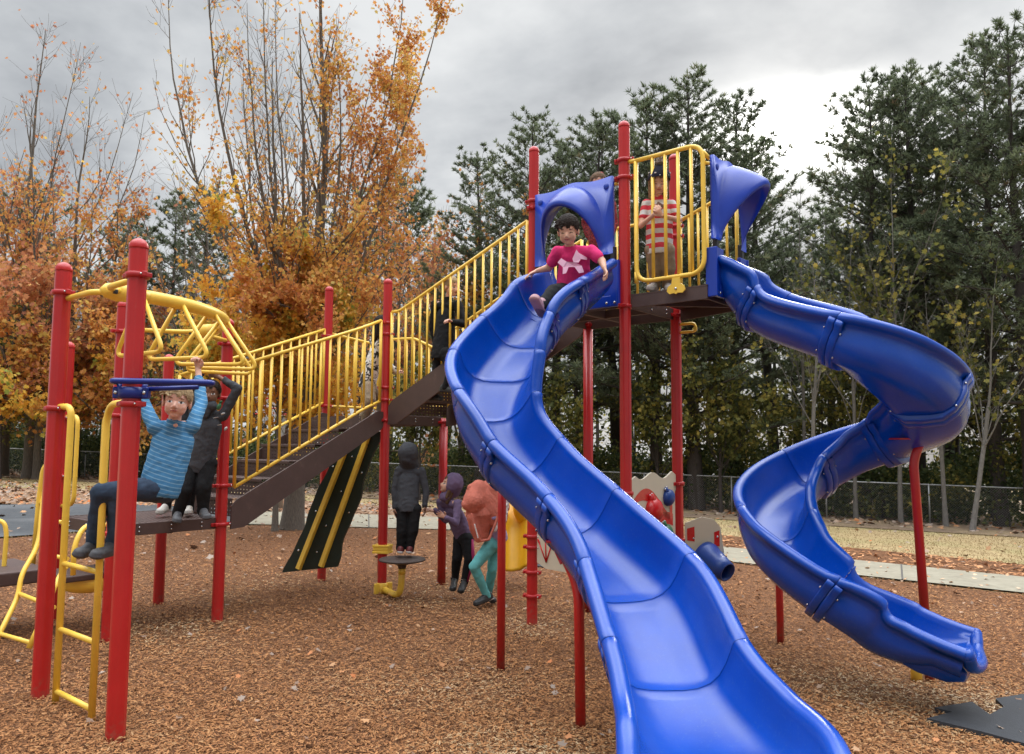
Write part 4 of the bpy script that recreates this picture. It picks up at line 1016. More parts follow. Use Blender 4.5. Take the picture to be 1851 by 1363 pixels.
def branch_mesh(name, brs, mat, parent, sides=6, loc=None):
    """brs: list of (points (k,3), radii (k,), sides)"""
    vs = []; fs = []; o = 0
    for pts, rr, sd_ in brs:
        pts = np.asarray(pts); k = len(pts)
        T = np.gradient(pts, axis=0); T /= np.maximum(np.linalg.norm(T, axis=1, keepdims=True), 1e-9)
        ref = np.array([0, 0, 1.]) if abs(T[0][2]) < .8 else np.array([1., 0, 0])
        A = np.cross(T, ref); A /= np.maximum(np.linalg.norm(A, axis=1, keepdims=True), 1e-9); B = np.cross(T, A)
        an = np.arange(sd_) * math.tau / sd_
        ring = pts[:, None, :] + (A[:, None, :] * np.cos(an)[None, :, None] + B[:, None, :] * np.sin(an)[None, :, None]) * np.asarray(rr)[:, None, None]
        vs.append(ring.reshape(-1, 3))
        i, j = np.meshgrid(np.arange(k - 1), np.arange(sd_), indexing='ij'); a = o + i * sd_ + j; b = o + i * sd_ + (j + 1) % sd_
        fs.append(np.stack([a, b, b + sd_, a + sd_], -1).reshape(-1, 4)); o += k * sd_
    v = np.concatenate(vs); f = np.concatenate(fs).astype(np.int32)
    me = bpy.data.meshes.new(name); me.vertices.add(len(v)); me.vertices.foreach_set('co', v.ravel().astype(np.float32))
    me.loops.add(f.size); me.loops.foreach_set('vertex_index', f.ravel()); me.polygons.add(len(f))
    me.polygons.foreach_set('loop_start', (np.arange(len(f)) * 4).astype(np.int32)); me.polygons.foreach_set('loop_total', np.full(len(f), 4, np.int32))
    me.polygons.foreach_set('use_smooth', np.ones(len(f), bool)); me.materials.append(mat); me.update(calc_edges=True)
    ob = bpy.data.objects.new(name, me); COL.objects.link(ob)
    if parent is not None: ob.parent = parent
    return ob
def grow_limb(rg, p, d, ln, r, seg, wander, up, taper=.25):
    pts = [np.array(p, float)]; rs = [r]; d = np.array(d, float)
    for i in range(seg):
        d = d + rg.normal(0, wander, 3) + np.array([0, 0, up]); d /= np.linalg.norm(d)
        pts.append(pts[-1] + d * ln / seg); rs.append(r * (1 - (1 - taper) * (i + 1) / seg))
    return np.array(pts), np.array(rs), d
def sample(pts, rs, t):
    x = t * (len(pts) - 1); i = min(int(x), len(pts) - 2); f = x - i
    dd = pts[i + 1] - pts[i]; return pts[i] * (1 - f) + pts[i + 1] * f, rs[i] * (1 - f) + rs[i + 1] * f, dd / np.linalg.norm(dd)
def perp(rg, d, ang):
    v = rg.normal(0, 1, 3); v -= d * v.dot(d); v /= np.linalg.norm(v)
    return d * math.cos(ang) + v * math.sin(ang)
def maple(name, label, base, H, trunkH, r0, nlimb, spread, seed, leafmat_, dens, nleaf, leafsize, lean=(0, 0), l1=.5, twigs=5, barkm='bark', group=None, cat='tree', up=.05, low=None, sub=5, far=1.0):
    """upright multi-stemmed maple; dens(p_local) in 0..1 says where leaves still hang"""
    rg = np.random.default_rng(seed); brs = []; tips = []
    tp, tr, td = grow_limb(rg, (0, 0, -.1), (lean[0], lean[1], 1), trunkH, r0, 6, .02, .05, .8); brs.append((tp, tr, 12))
    tr[0] = r0 * 1.35; tr[1] = r0 * 1.08
    limbs = []
    lead, lr, _ = grow_limb(rg, tp[-1], td, H - trunkH, r0 * .52, 14, .03, .12, .08); limbs.append((lead, lr)); 
    for i in range(nlimb):
        a = math.tau * i / nlimb + rg.uniform(-.3, .3); s = rg.uniform(spread * .45, spread)
        p, r, _d = sample(tp, tr, rg.uniform(.62, 1)); d = (math.cos(a) * math.sin(s), math.sin(a) * math.sin(s), math.cos(s))
        ln = (H - p[2]) * rg.uniform(.6, .98)
        q, qr, _ = grow_limb(rg, p, d, ln, r0 * rg.uniform(.2, .36), 12, .05, up, .1); limbs.append((q, qr))
    if low:
        for i in range(low[0]):
            a = rg.uniform(0, math.tau); p, r, _d = sample(tp, tr, rg.uniform(.55, 1)) if rg.random() < .6 else sample(lead, lr, rg.uniform(.02, .25)); s = rg.uniform(1.0, 1.45)
            q, qr, _ = grow_limb(rg, p, (math.cos(a) * math.sin(s), math.sin(a) * math.sin(s), math.cos(s)), low[1] * rg.uniform(.6, 1), r0 * .2, 9, .1, .0, .12); limbs.append((q, qr))
    for q, qr in limbs: brs.append((q, qr, 7))
    for q, qr in limbs:
        L_ = np.linalg.norm(np.diff(q, axis=0), axis=1).sum(); ns = max(3, int(L_ * sub * .5))
        for j in range(ns):
            t = rg.uniform(.12, .97); p, r, d = sample(q, qr, t); ln = L_ * l1 * (1.05 - t) * rg.uniform(.4, 1)
            s2, sr, _ = grow_limb(rg, p, perp(rg, d, rg.uniform(.35, .75)), max(.5, ln), r * .5, 7, .09, up * 1.2, .2); brs.append((s2, sr, 4))
            for k in range(twigs):
                t2 = rg.uniform(.15, 1); p2, r2, d2 = sample(s2, sr, t2)
                tw, wr, _ = grow_limb(rg, p2, perp(rg, d2, rg.uniform(.4, .9)), rg.uniform(.25, .75), max(.004, r2 * .5), 4, .12, up, .4); brs.append((tw, np.maximum(wr, .003), 3)); tips.append(tw)
            tips.append(s2[3:])
    if far != 1.0:
        d_ = V((base[0] * far, base[1] * far)); base = (d_.x, d_.y, gz(d_.x, d_.y))
    root = empty(name, base); root.scale = (far, far, far); tag(root, label, cat, group)
    branch_mesh('trunk', [b for b in brs], M[barkm], root)
    T = np.concatenate(tips); w_ = np.array([dens(p) for p in T]); w_ = np.maximum(w_, 0)
    if nleaf and w_.sum() > 0:
        idx = rg.choice(len(T), nleaf, p=w_ / w_.sum()); C = T[idx] + rg.normal(0, leafsize * 1.4, (nleaf, 3)) - np.array([0, 0, leafsize * .6])
        D = rg.normal(0, 1, (nleaf, 3)); D[:, 2] -= .7; D = unit(D); S = unit(np.cross(D, rg.normal(0, 1, (nleaf, 3)))); Nn = np.cross(D, S)
        sz = rg.uniform(.6, 1.15, (nleaf, 1)) * leafsize
        quads('crown', C, D * sz, S * sz, Nn, np.clip(rg.normal(.5, .22, nleaf), 0, 1), M[leafmat_], bend=.25, fan=LEAF, parent=root)
    return root
def gpos(px, Y): p = P(px, 700, Y); return (p.x, Y, gz(p.x, Y))
def bump(p, c, r): return math.exp(-sum(((p[i] - c[i]) / r[i]) ** 2 for i in range(3)))
# the tall maple in the middle
mc = G(527, 958)
def dens_c(p):
    x, y, z = p
    d = 1.7 * bump(p, (2.3, 0, 9.3), (1.5, 3, 3.0)) + .7 * bump(p, (2.0, 0, 5.8), (1.8, 3, 1.4)) + 2.0 * bump(p, (-.3, -1.5, 4.0), (2.2, 2.5, 1.2)) + .6 * bump(p, (-1.8, 0, 8), (.8, 2.5, 3.2)) + .8 * bump(p, (-1.6, -1, 2.6), (1.3, 2.5, .8)) + .6 * bump(p, (.8, -1.5, 2.4), (1.6, 2, .9)) + .6 * bump(p, (-.9, 0, 5.6), (1, 3, .8)) + .25 * bump(p, (0, 0, 12), (3, 3, 2))
    return d ** 1.5 + .015
maple('maple_tree', 'tall maple with grey upright stems and orange and gold leaves rising behind the stairs', (mc.x, mc.y, mc.z), 13.2, 3.0, .2, 17, .5, 3, 'lf_orange', dens_c, 26000, .043, lean=(.04, 0), l1=.42, up=.075, low=(16, 2.8), twigs=4)
# gold lower branches reaching forward
maple('maple_tree', 'smaller golden maple with dense yellow orange leaves behind the curved overhead ladder', gpos(505, 15.0), 6.3, 1.7, .06, 7, .8, 11, 'lf_gold', lambda p: (.25 + bump(p, (-.2, 0, 4.4), (1.9, 2, 1.6))) * (p[2] > 1.5), 21000, .05, l1=.5, up=.04, low=(8, 1.7))
# maples at the left edge
maple('maple_tree', 'orange red maple with a bare top at the far left edge', gpos(8, 19), 11.5, 2.4, .17, 8, .5, 21, 'lf_red', lambda p: max(0, min(1, (8.2 - p[2]) / 3.4)) ** 1.2 + .07, 8500, .052, up=.06, low=(6, 3), twigs=4, far=1.85)
maple('maple_tree', 'orange maple with thin bare leaders rising above the front left post', gpos(132, 20), 10.2, 2.2, .15, 8, .55, 22, 'lf_orange', lambda p: max(0, min(1, (8.4 - p[2]) / 3.4)) ** 1.2 + .05 + .25 * bump(p, (1.6, 0, 6.8), (1.1, 2, 1.2)), 7500, .055, up=.07, low=(9, 3.4), twigs=4, far=1.75)
maple('maple_tree', 'low spreading maple with rusty orange leaves behind the front left posts', gpos(60, 16), 5.2, 1.6, .11, 9, 1.0, 23, 'lf_red', lambda p: .3 + (p[2] > 1.7), 14000, .054, up=.02, low=(9, 2.6), l1=.55, far=2.1)
maple('maple_tree', 'low maple with yellow lower leaves between the front left posts', gpos(225, 17.5), 5.0, 1.5, .1, 8, 1.0, 24, 'lf_orange', lambda p: (.3 + (p[2] > 1.5)), 9000, .058, up=.02, low=(9, 2.4), l1=.55, far=1.95)
maple('maple_tree', 'golden low maple with drooping leaves at the left fence', gpos(75, 15), 3.6, 1.3, .07, 6, 1.1, 25, 'lf_gold', lambda p: (1.15 < p[2] < 2.6) * 1.0 + .05, 5000, .055, up=-.01, low=(7, 2.0), l1=.55, far=2.2)
# nearly bare trees
maple('bare_tree', 'leafless grey tree with fine fanning twigs left of the tall maple', gpos(385, 22), 9.6, 2.0, .12, 11, .75, 31, 'lf_red', lambda p: .3 + (p[2] < 4), 350, .08, up=.05, low=(8, 3.2), twigs=6, far=1.55)
maple('bare_tree', 'nearly leafless tree with rusty leaves right of the tall maple', gpos(700, 21), 9.3, 2.2, .13, 10, .62, 32, 'lf_red', lambda p: .25 + bump(p, (.8, 0, 5.0), (2.4, 3, 2.2)), 5200, .06, up=.05, low=(8, 3), twigs=6, far=1.5)
maple('bare_tree', 'twiggy tree with a few orange leaves left of the topmost deck', gpos(835, 23), 9.6, 2.2, .12, 9, .55, 33, 'lf_orange', lambda p: .15 + bump(p, (.2, 0, 5.6), (2.2, 3, 2)), 3200, .065, up=.05, low=(6, 3), twigs=5, far=1.35)
for i, (px, Y, H_, lab, nl) in enumerate([(1448, 27, 12.5, 'bare broken pale snag standing in the bright gap of sky', 0), (1462, 23, 9, 'slender half bare tree with forked grey stems behind the spiral slide entrance', 260),
                                     (1620, 24, 12.2, 'thin grey tree with sparse brown leaves above the first bend of the spiral slide', 700), (1745, 21.5, 8, 'crooked pale grey tree right of the spiral slide', 420), (1700, 23, 7.5, 'pale double-stemmed tree behind the right bend of the spiral slide', 350),
                                     (1540, 25, 10, 'thin bare tree between the pines above the spiral slide', 350)]):
    maple('bare_tree', lab, gpos(px, Y), H_, H_ * .45, .065, 5 if i else 3, .6, 40 + i, 'lf_olive', lambda p: .3 + (p[2] > 3), nl, .09, up=.03, twigs=4 if i else 1, barkm='barkl', lean=((.03, 0), (.05, 0), (-.02, 0), (.2, 0), (-.06, 0), (0, 0))[i], l1=.35)
for i, (px, Y, H_, lab) in enumerate([(1300, 26, 6.5, 'young yellow green tree behind the hood of the spiral slide'), (1480, 28, 6.2, 'yellow green sapling below the bright gap of sky'), (1590, 26, 6.8, 'olive sapling seen through the spiral slide'), (1800, 25, 7.5, 'yellow green young tree at the right edge above the fence'),
                                  (1010, 27, 5.2, 'olive yellow sapling under the topmost deck'), (1190, 27, 5.6, 'yellow brown sapling between the posts of the top deck'), (760, 27, 5.0, 'olive sapling behind the child in the grey hoodie'), (905, 28, 5.8, 'yellow olive sapling behind the wide slide')]):
    maple('young_tree', lab, gpos(px, Y), H_, 1.6, .07, 7, .8, 60 + i, 'lf_olive', lambda p: .4 + (p[2] > 1.2), 2600, .085, up=.04, twigs=3, barkm='barkd')

# ---------------------------------------------------------------- white pines
def pine_mesh(seed, H, z0, Lm, dens_=1.0, lump=.35):
    rg = np.random.default_rng(seed); brs = []
    tp, tr, _ = grow_limb(rg, (0, 0, -.2), (rg.normal(0, .02), rg.normal(0, .02), 1), H + .1, .017 * H, 16, .012, .05, .06); brs.append((tp, tr, 9))
    C = []; Dv = []
    z = z0
    while z < H - .25:
        u_ = (z - z0) / (H - z0); t = (z + .2) / (H + .1); c, r, d = sample(tp, tr, min(.99, t))
        prof = (1 - u_) ** .5 * (.62 + .38 * min(1, u_ * 4 + .2)) ; nb = rg.integers(4, 7)
        a0 = rg.uniform(0, math.tau)
        for k in range(nb):
            if rg.random() < .14 + .25 * (u_ < .15): continue
            a = a0 + math.tau * k / nb + rg.normal(0, .25); L_ = Lm * prof * rg.uniform(1 - lump, 1 + lump) + .25; e = rg.uniform(-.05, .3) + .5 * u_
            q, qr, _ = grow_limb(rg, c, (math.cos(a) * math.cos(e), math.sin(a) * math.cos(e), math.sin(e)), L_, max(.012, r * .3), 6, .07, .045, .2); brs.append((q, qr, 4))
            nbr = max(3, int(L_ * 8.5 * dens_))
            for j in range(nbr):
                tt = rg.uniform(.25, 1); p, r2, d2 = sample(q, qr, tt); sgn = rg.choice([-1, 1]); side = np.cross(d2, (0, 0, 1)); side /= max(1e-6, np.linalg.norm(side))
                dd = d2 * .75 + side * sgn * rg.uniform(.5, 1) + np.array([0, 0, rg.uniform(.0, .35)]); dd /= np.linalg.norm(dd); l2 = min(.95, L_ * .42) * (1.15 - tt * .7) * rg.uniform(.5, 1)
                b2 = np.array([p, p + dd * l2 * .5, p + dd * l2 + np.array([0, 0, l2 * .12])]); brs.append((b2, [.008, .006, .004], 3))
                for f in np.arange(.3, 1.01, .24 / max(l2, .24)):
                    C.append(p + dd * l2 * f); Dv.append(dd + np.array([0, 0, .35]))
            C.append(q[-1]); Dv.append(q[-1] - q[-2])
        z += rg.uniform(.34, .6) * (1 - .35 * u_)
    for k in range(6): C.append(tp[-1] - np.array([0, 0, .1 * k])); Dv.append((0, 0, 1.))
    C = np.array(C); Dv = unit(np.array(Dv, float)); nt_ = len(C); nb_ = 16
    base = np.repeat(C, nb_, 0); dr = unit(np.repeat(Dv, nb_, 0) + rg.normal(0, .62, (nt_ * nb_, 3))); ln = rg.uniform(.09, .2, (nt_ * nb_, 1))
    S = unit(np.cross(dr, rg.normal(0, 1, dr.shape))) * rg.uniform(.008, .015, (nt_ * nb_, 1))
    rnd = np.clip(np.repeat(rg.normal(.42, .17, nt_), nb_) + rg.normal(0, .07, nt_ * nb_), 0, 1)
    rt = empty('proto', (0, 0, 0))
    tk = branch_mesh('trunk', brs, M['barkd'], rt)
    cr = quads('crown', base + dr * ln * .5, dr * ln * .5, S, S, rnd, M['needle'], fan=[(-1, -.5), (.1, -1), (1, 0), (.1, 1), (-1, .5)], parent=rt)
    return rt, tk.data, cr.data, tk, cr
PV = []
for sd_, H_, z0, Lm, de, lu in ((101, 13, 3.2, 2.5, 1.0, .4), (102, 12, 4.4, 2.1, .9, .45), (103, 14, 2.4, 2.9, 1.0, .35), (104, 10, 2.0, 2.2, 1.05, .4), (105, 15, 6, 2.3, .8, .5)):
    rt, a_, b_, o1, o2 = pine_mesh(sd_, H_, z0, Lm, de, lu); PV.append((H_, a_, b_)); bpy.data.objects.remove(o1); bpy.data.objects.remove(o2); bpy.data.objects.remove(rt)
def pine(px, Y, topy, v, label, name='pine_tree', wid=1.0, rz=0.0, group='pines beyond the fence'):
    x, y, zb = gpos(px, Y); top = P(px, topy, Y).z; H0, a_, b_ = PV[v]; s = (top - zb) / H0
    r_ = empty(name, (x, y, zb)); tag(r_, label, 'pine tree', group); r_.rotation_euler = (0, 0, rz)
    r_.scale = (s * wid, s * wid, s)
    for n_, d_ in (('trunk', a_), ('crown', b_)):
        o = bpy.data.objects.new(n_, d_); COL.objects.link(o); o.parent = r_
    return r_
PINES = [
 (20, 43, 330, 3, 'dark pine behind the leaning maple at the far left'), (232, 42, 385, 3, 'dark pine low on the skyline right of the orange left maple'), (300, 43, 355, 0, 'broad dark pine under the bare fanning tree'),
 (365, 42, 350, 3, 'dark pine just left of the golden maple'), (455, 44, 420, 1, 'pine hidden behind the golden maple crown'), (650, 40, 330, 1, 'pine behind the twiggy tree right of the tall maple'), (745, 38, 320, 3, 'dark pine over the middle landing post'),
 (868, 30, 268, 0, 'pine left of the red post beside the wide slide hood'), (932, 29, 222, 1, 'pointed pine just left of the red post beside the wide slide hood'), (1000, 31, 268, 3, 'pine behind the wide slide hood'),
 (1062, 29, 210, 0, 'pine between the two tallest red posts'), (1118, 31, 240, 1, 'pine just behind the tallest red post'), (1185, 28, 190, 3, 'shorter pine left of the tallest middle pine'),
 (1258, 27, 138, 2, 'tallest pine of the middle group above the yellow barrier panel'), (1330, 29, 186, 0, 'pine whose right side borders the bright gap of sky'), (1398, 31, 245, 1, 'low pine at the left of the bright gap of sky'),
 (1440, 36, 430, 3, 'low distant pine in the bright gap of sky'), (1500, 34, 380, 3, 'low pine filling the right of the bright gap'), (1556, 27, 152, 1, 'narrow pointed pine right of the bright gap'),
 (1610, 29, 190, 0, 'pine behind the thin grey tree at the right'), (1650, 27, 140, 2, 'broad pine above the bend of the spiral slide'), (1722, 29, 168, 1, 'pine second from the right edge'),
 (1800, 24, 78, 2, 'tallest pine towering at the right edge'), (1860, 23, 60, 0, 'pine cut by the right edge of the photo')]
for i, (px, Y, ty, v, lab) in enumerate(PINES): pine(px, Y, ty, v, lab, wid=(1.0, 1.12, .95, 1.05)[i % 4], rz=i * 1.3)
# the wood behind them: reads as one mass -> one object made of merged copies
def woods():
    rg = np.random.default_rng(77); vs = []; brs = []; C = []; D = []; S = []; rn = []
    for k in range(110):
        px = rg.uniform(-150, 2000); px = px + 160 if 1340 < px < 1500 and rg.random() < .6 else px; Y = rg.uniform(30, 52) if px < 950 else rg.uniform(27, 46)
        x, y, zb = gpos(px, Y); H_ = rg.uniform(6, 9.5) if px < 900 else rg.uniform(7, 11)
        tp, tr, _ = grow_limb(rg, (x, y, zb - .2), (rg.normal(0, .05), 0, 1), H_, rg.uniform(.06, .15), 8, .03, .05, .3); brs.append((tp, tr, 6))
        for j in range(14):
            p, r, d = sample(tp, tr, rg.uniform(.25, 1)); q, qr, _ = grow_limb(rg, p, perp(rg, d, rg.uniform(.8, 1.5)), rg.uniform(.8, 2.2), .02, 4, .12, .02, .3); brs.append((q, qr, 3))
            n = rg.integers(12, 34) if px < 950 else rg.integers(10, 30); t = rg.random(n); pp_ = np.array([sample(q, qr, a)[0] for a in t]) + rg.normal(0, .28, (n, 3)); C.append(pp_)
    C = np.concatenate(C); n = len(C); dr = unit(rg.normal(0, 1, (n, 3))); Sx = unit(np.cross(dr, rg.normal(0, 1, (n, 3))))
    o = branch_mesh('far_woods', brs, M['barkd'], None); tag(o, 'mass of dark trunks and branches of the wood beyond the pines', 'woods', kind='stuff')
    o2 = quads('far_foliage', C, dr * rg.uniform(.06, .13, (n, 1)), Sx * rg.uniform(.03, .08, (n, 1)), Sx, np.clip(rg.normal(.35, .25, n), 0, 1), M['lf_olive'], fan=[(-1, -.4), (0, -1), (1, 0), (0, 1), (-1, .4)])
    tag(o2, 'dull olive and dark green foliage of the far wood between the pines', 'woods', kind='stuff')
woods()
def undergrowth(name, lab, n, u0, u1, d0, d1, h0, h1, mat, seed, size=.07):
    rg = np.random.default_rng(seed); L_ = (FB - FA).length
    u = rg.uniform(u0, u1, n) * L_; d = d0 + (d1 - d0) * rg.random(n) ** 1.5
    hmax = h0 + (h1 - h0) * (.5 + .5 * np.sin(u * 1.1) * np.sin(u * .37 + 1)) ; h = hmax * rg.random(n) ** .8 * (1 - .25 * rg.random(n))
    x = FA.x + fd.x * u + fnrm.x * d; y = FA.y + fd.y * u + fnrm.y * d
    cl = rg.normal(0, .12, (n, 3)); C = np.stack([x, y, gzv(x, y) + h + .05], 1) + cl
    dr = unit(rg.normal(0, 1, (n, 3))); S = unit(np.cross(dr, rg.normal(0, 1, (n, 3)))); sz = rg.uniform(.6, 1.2, (n, 1)) * size
    rnd = np.clip(.4 + .3 * np.sin(u * 2.3) * np.sin(h * 3 + u) + rg.normal(0, .2, n), 0, 1)
    tag(quads(name, C, dr * sz, S * sz * .7, S, rnd, M[mat], fan=[(-1, -.4), (0, -1), (1, 0), (0, 1), (-1, .4)]), lab, 'undergrowth', kind='stuff')
undergrowth('undergrowth', 'dark green vines and bushes filling the space behind the fence', 60000, .0, 1.0, .15, 3.0, 1.5, 3.0, 'lf_dark', 5)
undergrowth('yellow_undergrowth', 'yellow green leaves of the shrubs behind the fence at the right', 16000, .45, 1.0, .1, 2.2, 1.2, 3.6, 'lf_olive', 6, .065)
undergrowth('deep_undergrowth', 'dark brush deeper in the wood behind the fence', 60000, .0, 1.0, 3, 9, 1.5, 3.0, 'lf_dark', 8, .09)

# ---------------------------------------------------------------- chain-link fence
fr_ = empty('chain_link_fence', (FA.x, FA.y, 0)); tag(fr_, 'long low chain-link fence with a grey top rail along the wood', 'fence')
L_ = (FB - FA).length; npost = int(L_ / 2.95)
def fz(u_): p = FA + fd * u_; return gz(p.x, p.y)
for i in range(npost + 1):
    u_ = i * L_ / npost; p = FA + fd * u_; z = fz(u_); mb = MB(); mb.tube([(p.x, p.y, z - .05), (p.x, p.y, z + 1.2)], .026, 8); mb.ell((p.x, p.y, z + 1.2), (.03, 0, 0), (0, .03, 0), (0, 0, .03), 8); mb.build('post', M['steel'], fr_)
mb = MB(); mb.tube([z_(FA + fd * u_, fz(u_) + 1.2) - fnrm * .0 for u_ in np.linspace(0, L_, 40)], .022, 8); mb.build('top_rail', M['steel'], fr_)
vs = []; fs = []; wr = .0013; H_ = 1.16; stp = .075; k = 0
for s in (-1, 1):
    u_ = 0 if s == 1 else H_
    while u_ < L_ + (0 if s < 0 else -H_):
        a = FA + fd * max(0, u_); b = FA + fd * min(L_, u_ + s * H_); za, zb = fz(u_) + .03, fz(u_ + s * H_) + .03 + H_
        pa, pb = z_(a, za) - fnrm * .03, z_(b, zb) - fnrm * .03; w1 = fd * wr
        vs += [pa - w1, pa + w1, pb + w1, pb - w1]; fs.append((k, k + 1, k + 2, k + 3)); k += 4; u_ += stp
mb = MB(); mb.add(vs, fs, 0, False); mb.build('wire_mesh', M['steel'], fr_)

# ---------------------------------------------------------------- basketball hoop far behind the stairs
bp_ = P(495, 722, 20); br_ = empty('basketball_hoop', (bp_.x, 20.2, gz(bp_.x, 20.2))); tag(br_, 'white basketball backboard with a red square seen through the stair railings', 'basketball hoop')
M['white'] = simple('white_board', (.75, .75, .74), .4)
mb = MB(); c = V((bp_.x, 19.9, bp_.z)); out_ = [(-.45, -.28), (-.3, -.42), (.3, -.42), (.45, -.28), (.45, .3), (.3, .42), (-.3, .42), (-.45, .3)]
mb.slab([c + V((x, x * .15, z)) for x, z in out_], (0, 1, 0), .03); mb.build('backboard', M['white'], br_)
mb = MB()
for a, b in (((-.17, -.25), (.17, -.25)), ((.17, -.25), (.17, .02)), ((.17, .02), (-.17, .02)), ((-.17, .02), (-.17, -.25)), ((-.42, -.38), (.42, -.38))):
    A_, B_ = c + V((a[0], a[0] * .15 - .006, a[1])), c + V((b[0], b[0] * .15 - .006, b[1])); mb.tube([A_, B_], .018, 4)
mb.build('stripe', M['redpl'], br_)
mb = MB(); mb.tube([c + V((.22 * math.cos(a), -.3 + .22 * math.sin(a), -.25)) for a in np.linspace(0, math.tau, 25)[:-1]], .01, 6, closed=True); mb.tube([c + V((0, 0, -.25)), c + V((0, -.1, -.25))], .02, 6); mb.build('rim', M['redpl'], br_)
mb = MB()
for i in range(14):
    for s in (-1, 1):
        pts = [c + V(((.22 - .1 * h) * math.cos(a), -.3 + (.22 - .1 * h) * math.sin(a), -.25 - .38 * h)) for h in np.linspace(0, 1, 6) for a in [math.tau * i / 14 + s * h * 1.3]]
        mb.tube(pts, .006, 3, cap=False)
mb.build('net', M['white'], br_)
mb = MB(); g_ = gz(bp_.x, 20.6); mb.tube(fillet([(c.x, 20.9, g_ - .05), (c.x, 20.9, c.z - .3), (c.x, 19.95, c.z)], .3, 6), .06, 10); mb.build('pole', M['steel'], br_)
# ================================================================= children
DG = bpy.context.evaluated_depsgraph_get
class Prims:
    def __init__(s): s.v = []; s.f = []
    def add(s, vs, fs): o = len(s.v); s.v += [tuple(p) for p in vs]; s.f += [tuple(o + i for i in f) for f in fs]
    def cap(s, A, B, ra, rb, side=None, fa=1.0, fb=None, n=16):
        """rounded cone A->B; side = direction of the wide axis, fa/fb = thickness ratio across it"""
        A, B = V(A), V(B); ax = B - A; L_ = ax.length
        ax = ax.normalized() if L_ > 1e-6 else V((0, 0, 1)); fb = fa if fb is None else fb
        if side is None: side = V((1, 0, 0)) if abs(ax.x) < .8 else V((0, 1, 0))
        x = (V(side) - ax * ax.dot(V(side))).normalized(); y = ax.cross(x); vs = []; rows = []
        for k in range(1, 6): a = math.pi / 2 * (1 - k / 5); rows.append((A - ax * ra * math.sin(a) * min(1, fa + .25), ra * math.cos(a), fa))
        for k in range(1, 4): t = k / 4; rows.append((A.lerp(B, t), ra + (rb - ra) * t, fa + (fb - fa) * t))
        for k in range(0, 5): a = math.pi / 2 * (k / 5); rows.append((B + ax * rb * math.sin(a) * min(1, fb + .25), rb * math.cos(a), fb))
        vs.append(A - ax * ra * min(1, fa + .25))
        for c, r, f in rows:
            for j in range(n): t = math.tau * j / n; vs.append(c + x * r * math.cos(t) + y * r * f * math.sin(t))
        vs.append(B + ax * rb * min(1, fb + .25)); k = len(rows); fs = [(0, 1 + (j + 1) % n, 1 + j) for j in range(n)]
        for i in range(k - 1):
            for j in range(n): fs.append((1 + i * n + j, 1 + i * n + (j + 1) % n, 1 + (i + 1) * n + (j + 1) % n, 1 + (i + 1) * n + j))
        e = len(vs) - 1; fs += [(e, 1 + (k - 1) * n + j, 1 + (k - 1) * n + (j + 1) % n) for j in range(n)]
        s.add(vs, fs)
    def chain(s, pts, rs, **kw):
        for i in range(len(pts) - 1): s.cap(pts[i], pts[i + 1], rs[i], rs[i + 1], **kw)
    def ell(s, c, ax, ay, az, n=18):
        mb = MB(); mb.ell(c, ax, ay, az, n); s.add(mb.v, mb.f)
    def mesh(s, voxel, smooth=4, disp=None):
        me = bpy.data.meshes.new('tmp'); me.from_pydata(s.v, [], s.f); me.update()
        bm = bmesh.new(); bm.from_mesh(me); bmesh.ops.remove_doubles(bm, verts=bm.verts[:], dist=1e-6); bmesh.ops.recalc_face_normals(bm, faces=bm.faces[:]); bm.to_mesh(me); bm.free()
        o = bpy.data.objects.new('tmp', me); COL.objects.link(o)
        r = o.modifiers.new('r', 'REMESH'); r.mode = 'VOXEL'; r.voxel_size = voxel; r.use_smooth_shade = True
        sm = o.modifiers.new('s', 'SMOOTH'); sm.iterations = smooth; sm.factor = .5
        dg = DG(); dg.update(); out = bpy.data.meshes.new_from_object(o.evaluated_get(dg)); bpy.data.objects.remove(o); bpy.data.meshes.remove(me)
        if disp:
            out.update(); co = np.empty(len(out.vertices) * 3, np.float32); out.vertices.foreach_get('co', co); co = co.reshape(-1, 3)
            for i, v in enumerate(out.vertices): co[i] += np.array(v.normal) * disp(v.co)
            out.vertices.foreach_set('co', co.ravel())
        out.polygons.foreach_set('use_smooth', np.ones(len(out.polygons), bool)); return out
def wrinkle(amp, sc=22, axis=V((0, 0, 1)), st=2.2):
    def f(p): q = V((p.x, p.y, p.z * 1.1)) * sc * .7; r_ = noise.noise(q); return amp * (1.1 * (.35 - abs(r_ + .15)) + .35 * noise.noise(q * 2.3 + V((3, 1, 7))))
    return f
def link(me, name, mats, parent, assign=None):
    off = V((0, 0, 0)); q = parent
    while q is not None: off += q.location; q = q.parent
    me.name = name; me.materials.clear()
    for m_ in mats: me.materials.append(m_)
    if assign:
        for p in me.polygons: p.material_index = assign(p.center)
    me.transform(Matrix.Translation(-off)); o = bpy.data.objects.new(name, me); COL.objects.link(o); o.parent = parent; return o
def skin(name, c):
    m, nt, b = new_mat(name); L = nt.links.new; tc = N(nt, 'ShaderNodeTexCoord'); n = N(nt, 'ShaderNodeTexNoise', i_Scale=25.0, i_Detail=3.0); L(tc.outputs['Object'], n.inputs['Vector'])
    r = ramp(nt, [(.3, scl(c, .88)), (.7, (min(1, c[0] * 1.12), c[1] * 1.02, c[2] * 1.0))]); L(n.outputs[0], r.inputs[0]); L(r.outputs[0], b.inputs['Base Color'])
    b.inputs['Roughness'].default_value = .5; b.inputs['Subsurface Weight'].default_value = .12; b.inputs['Subsurface Radius'].default_value = (1, .35, .2); b.inputs['Subsurface Scale'].default_value = .01; b.inputs['Specular IOR Level'].default_value = .35
    return m
def cloth(name, c, sc=180, bump=.35, var=.12): return simple(name, c, .85, var, 14, bump=bump, bscale=sc, spec=.2)
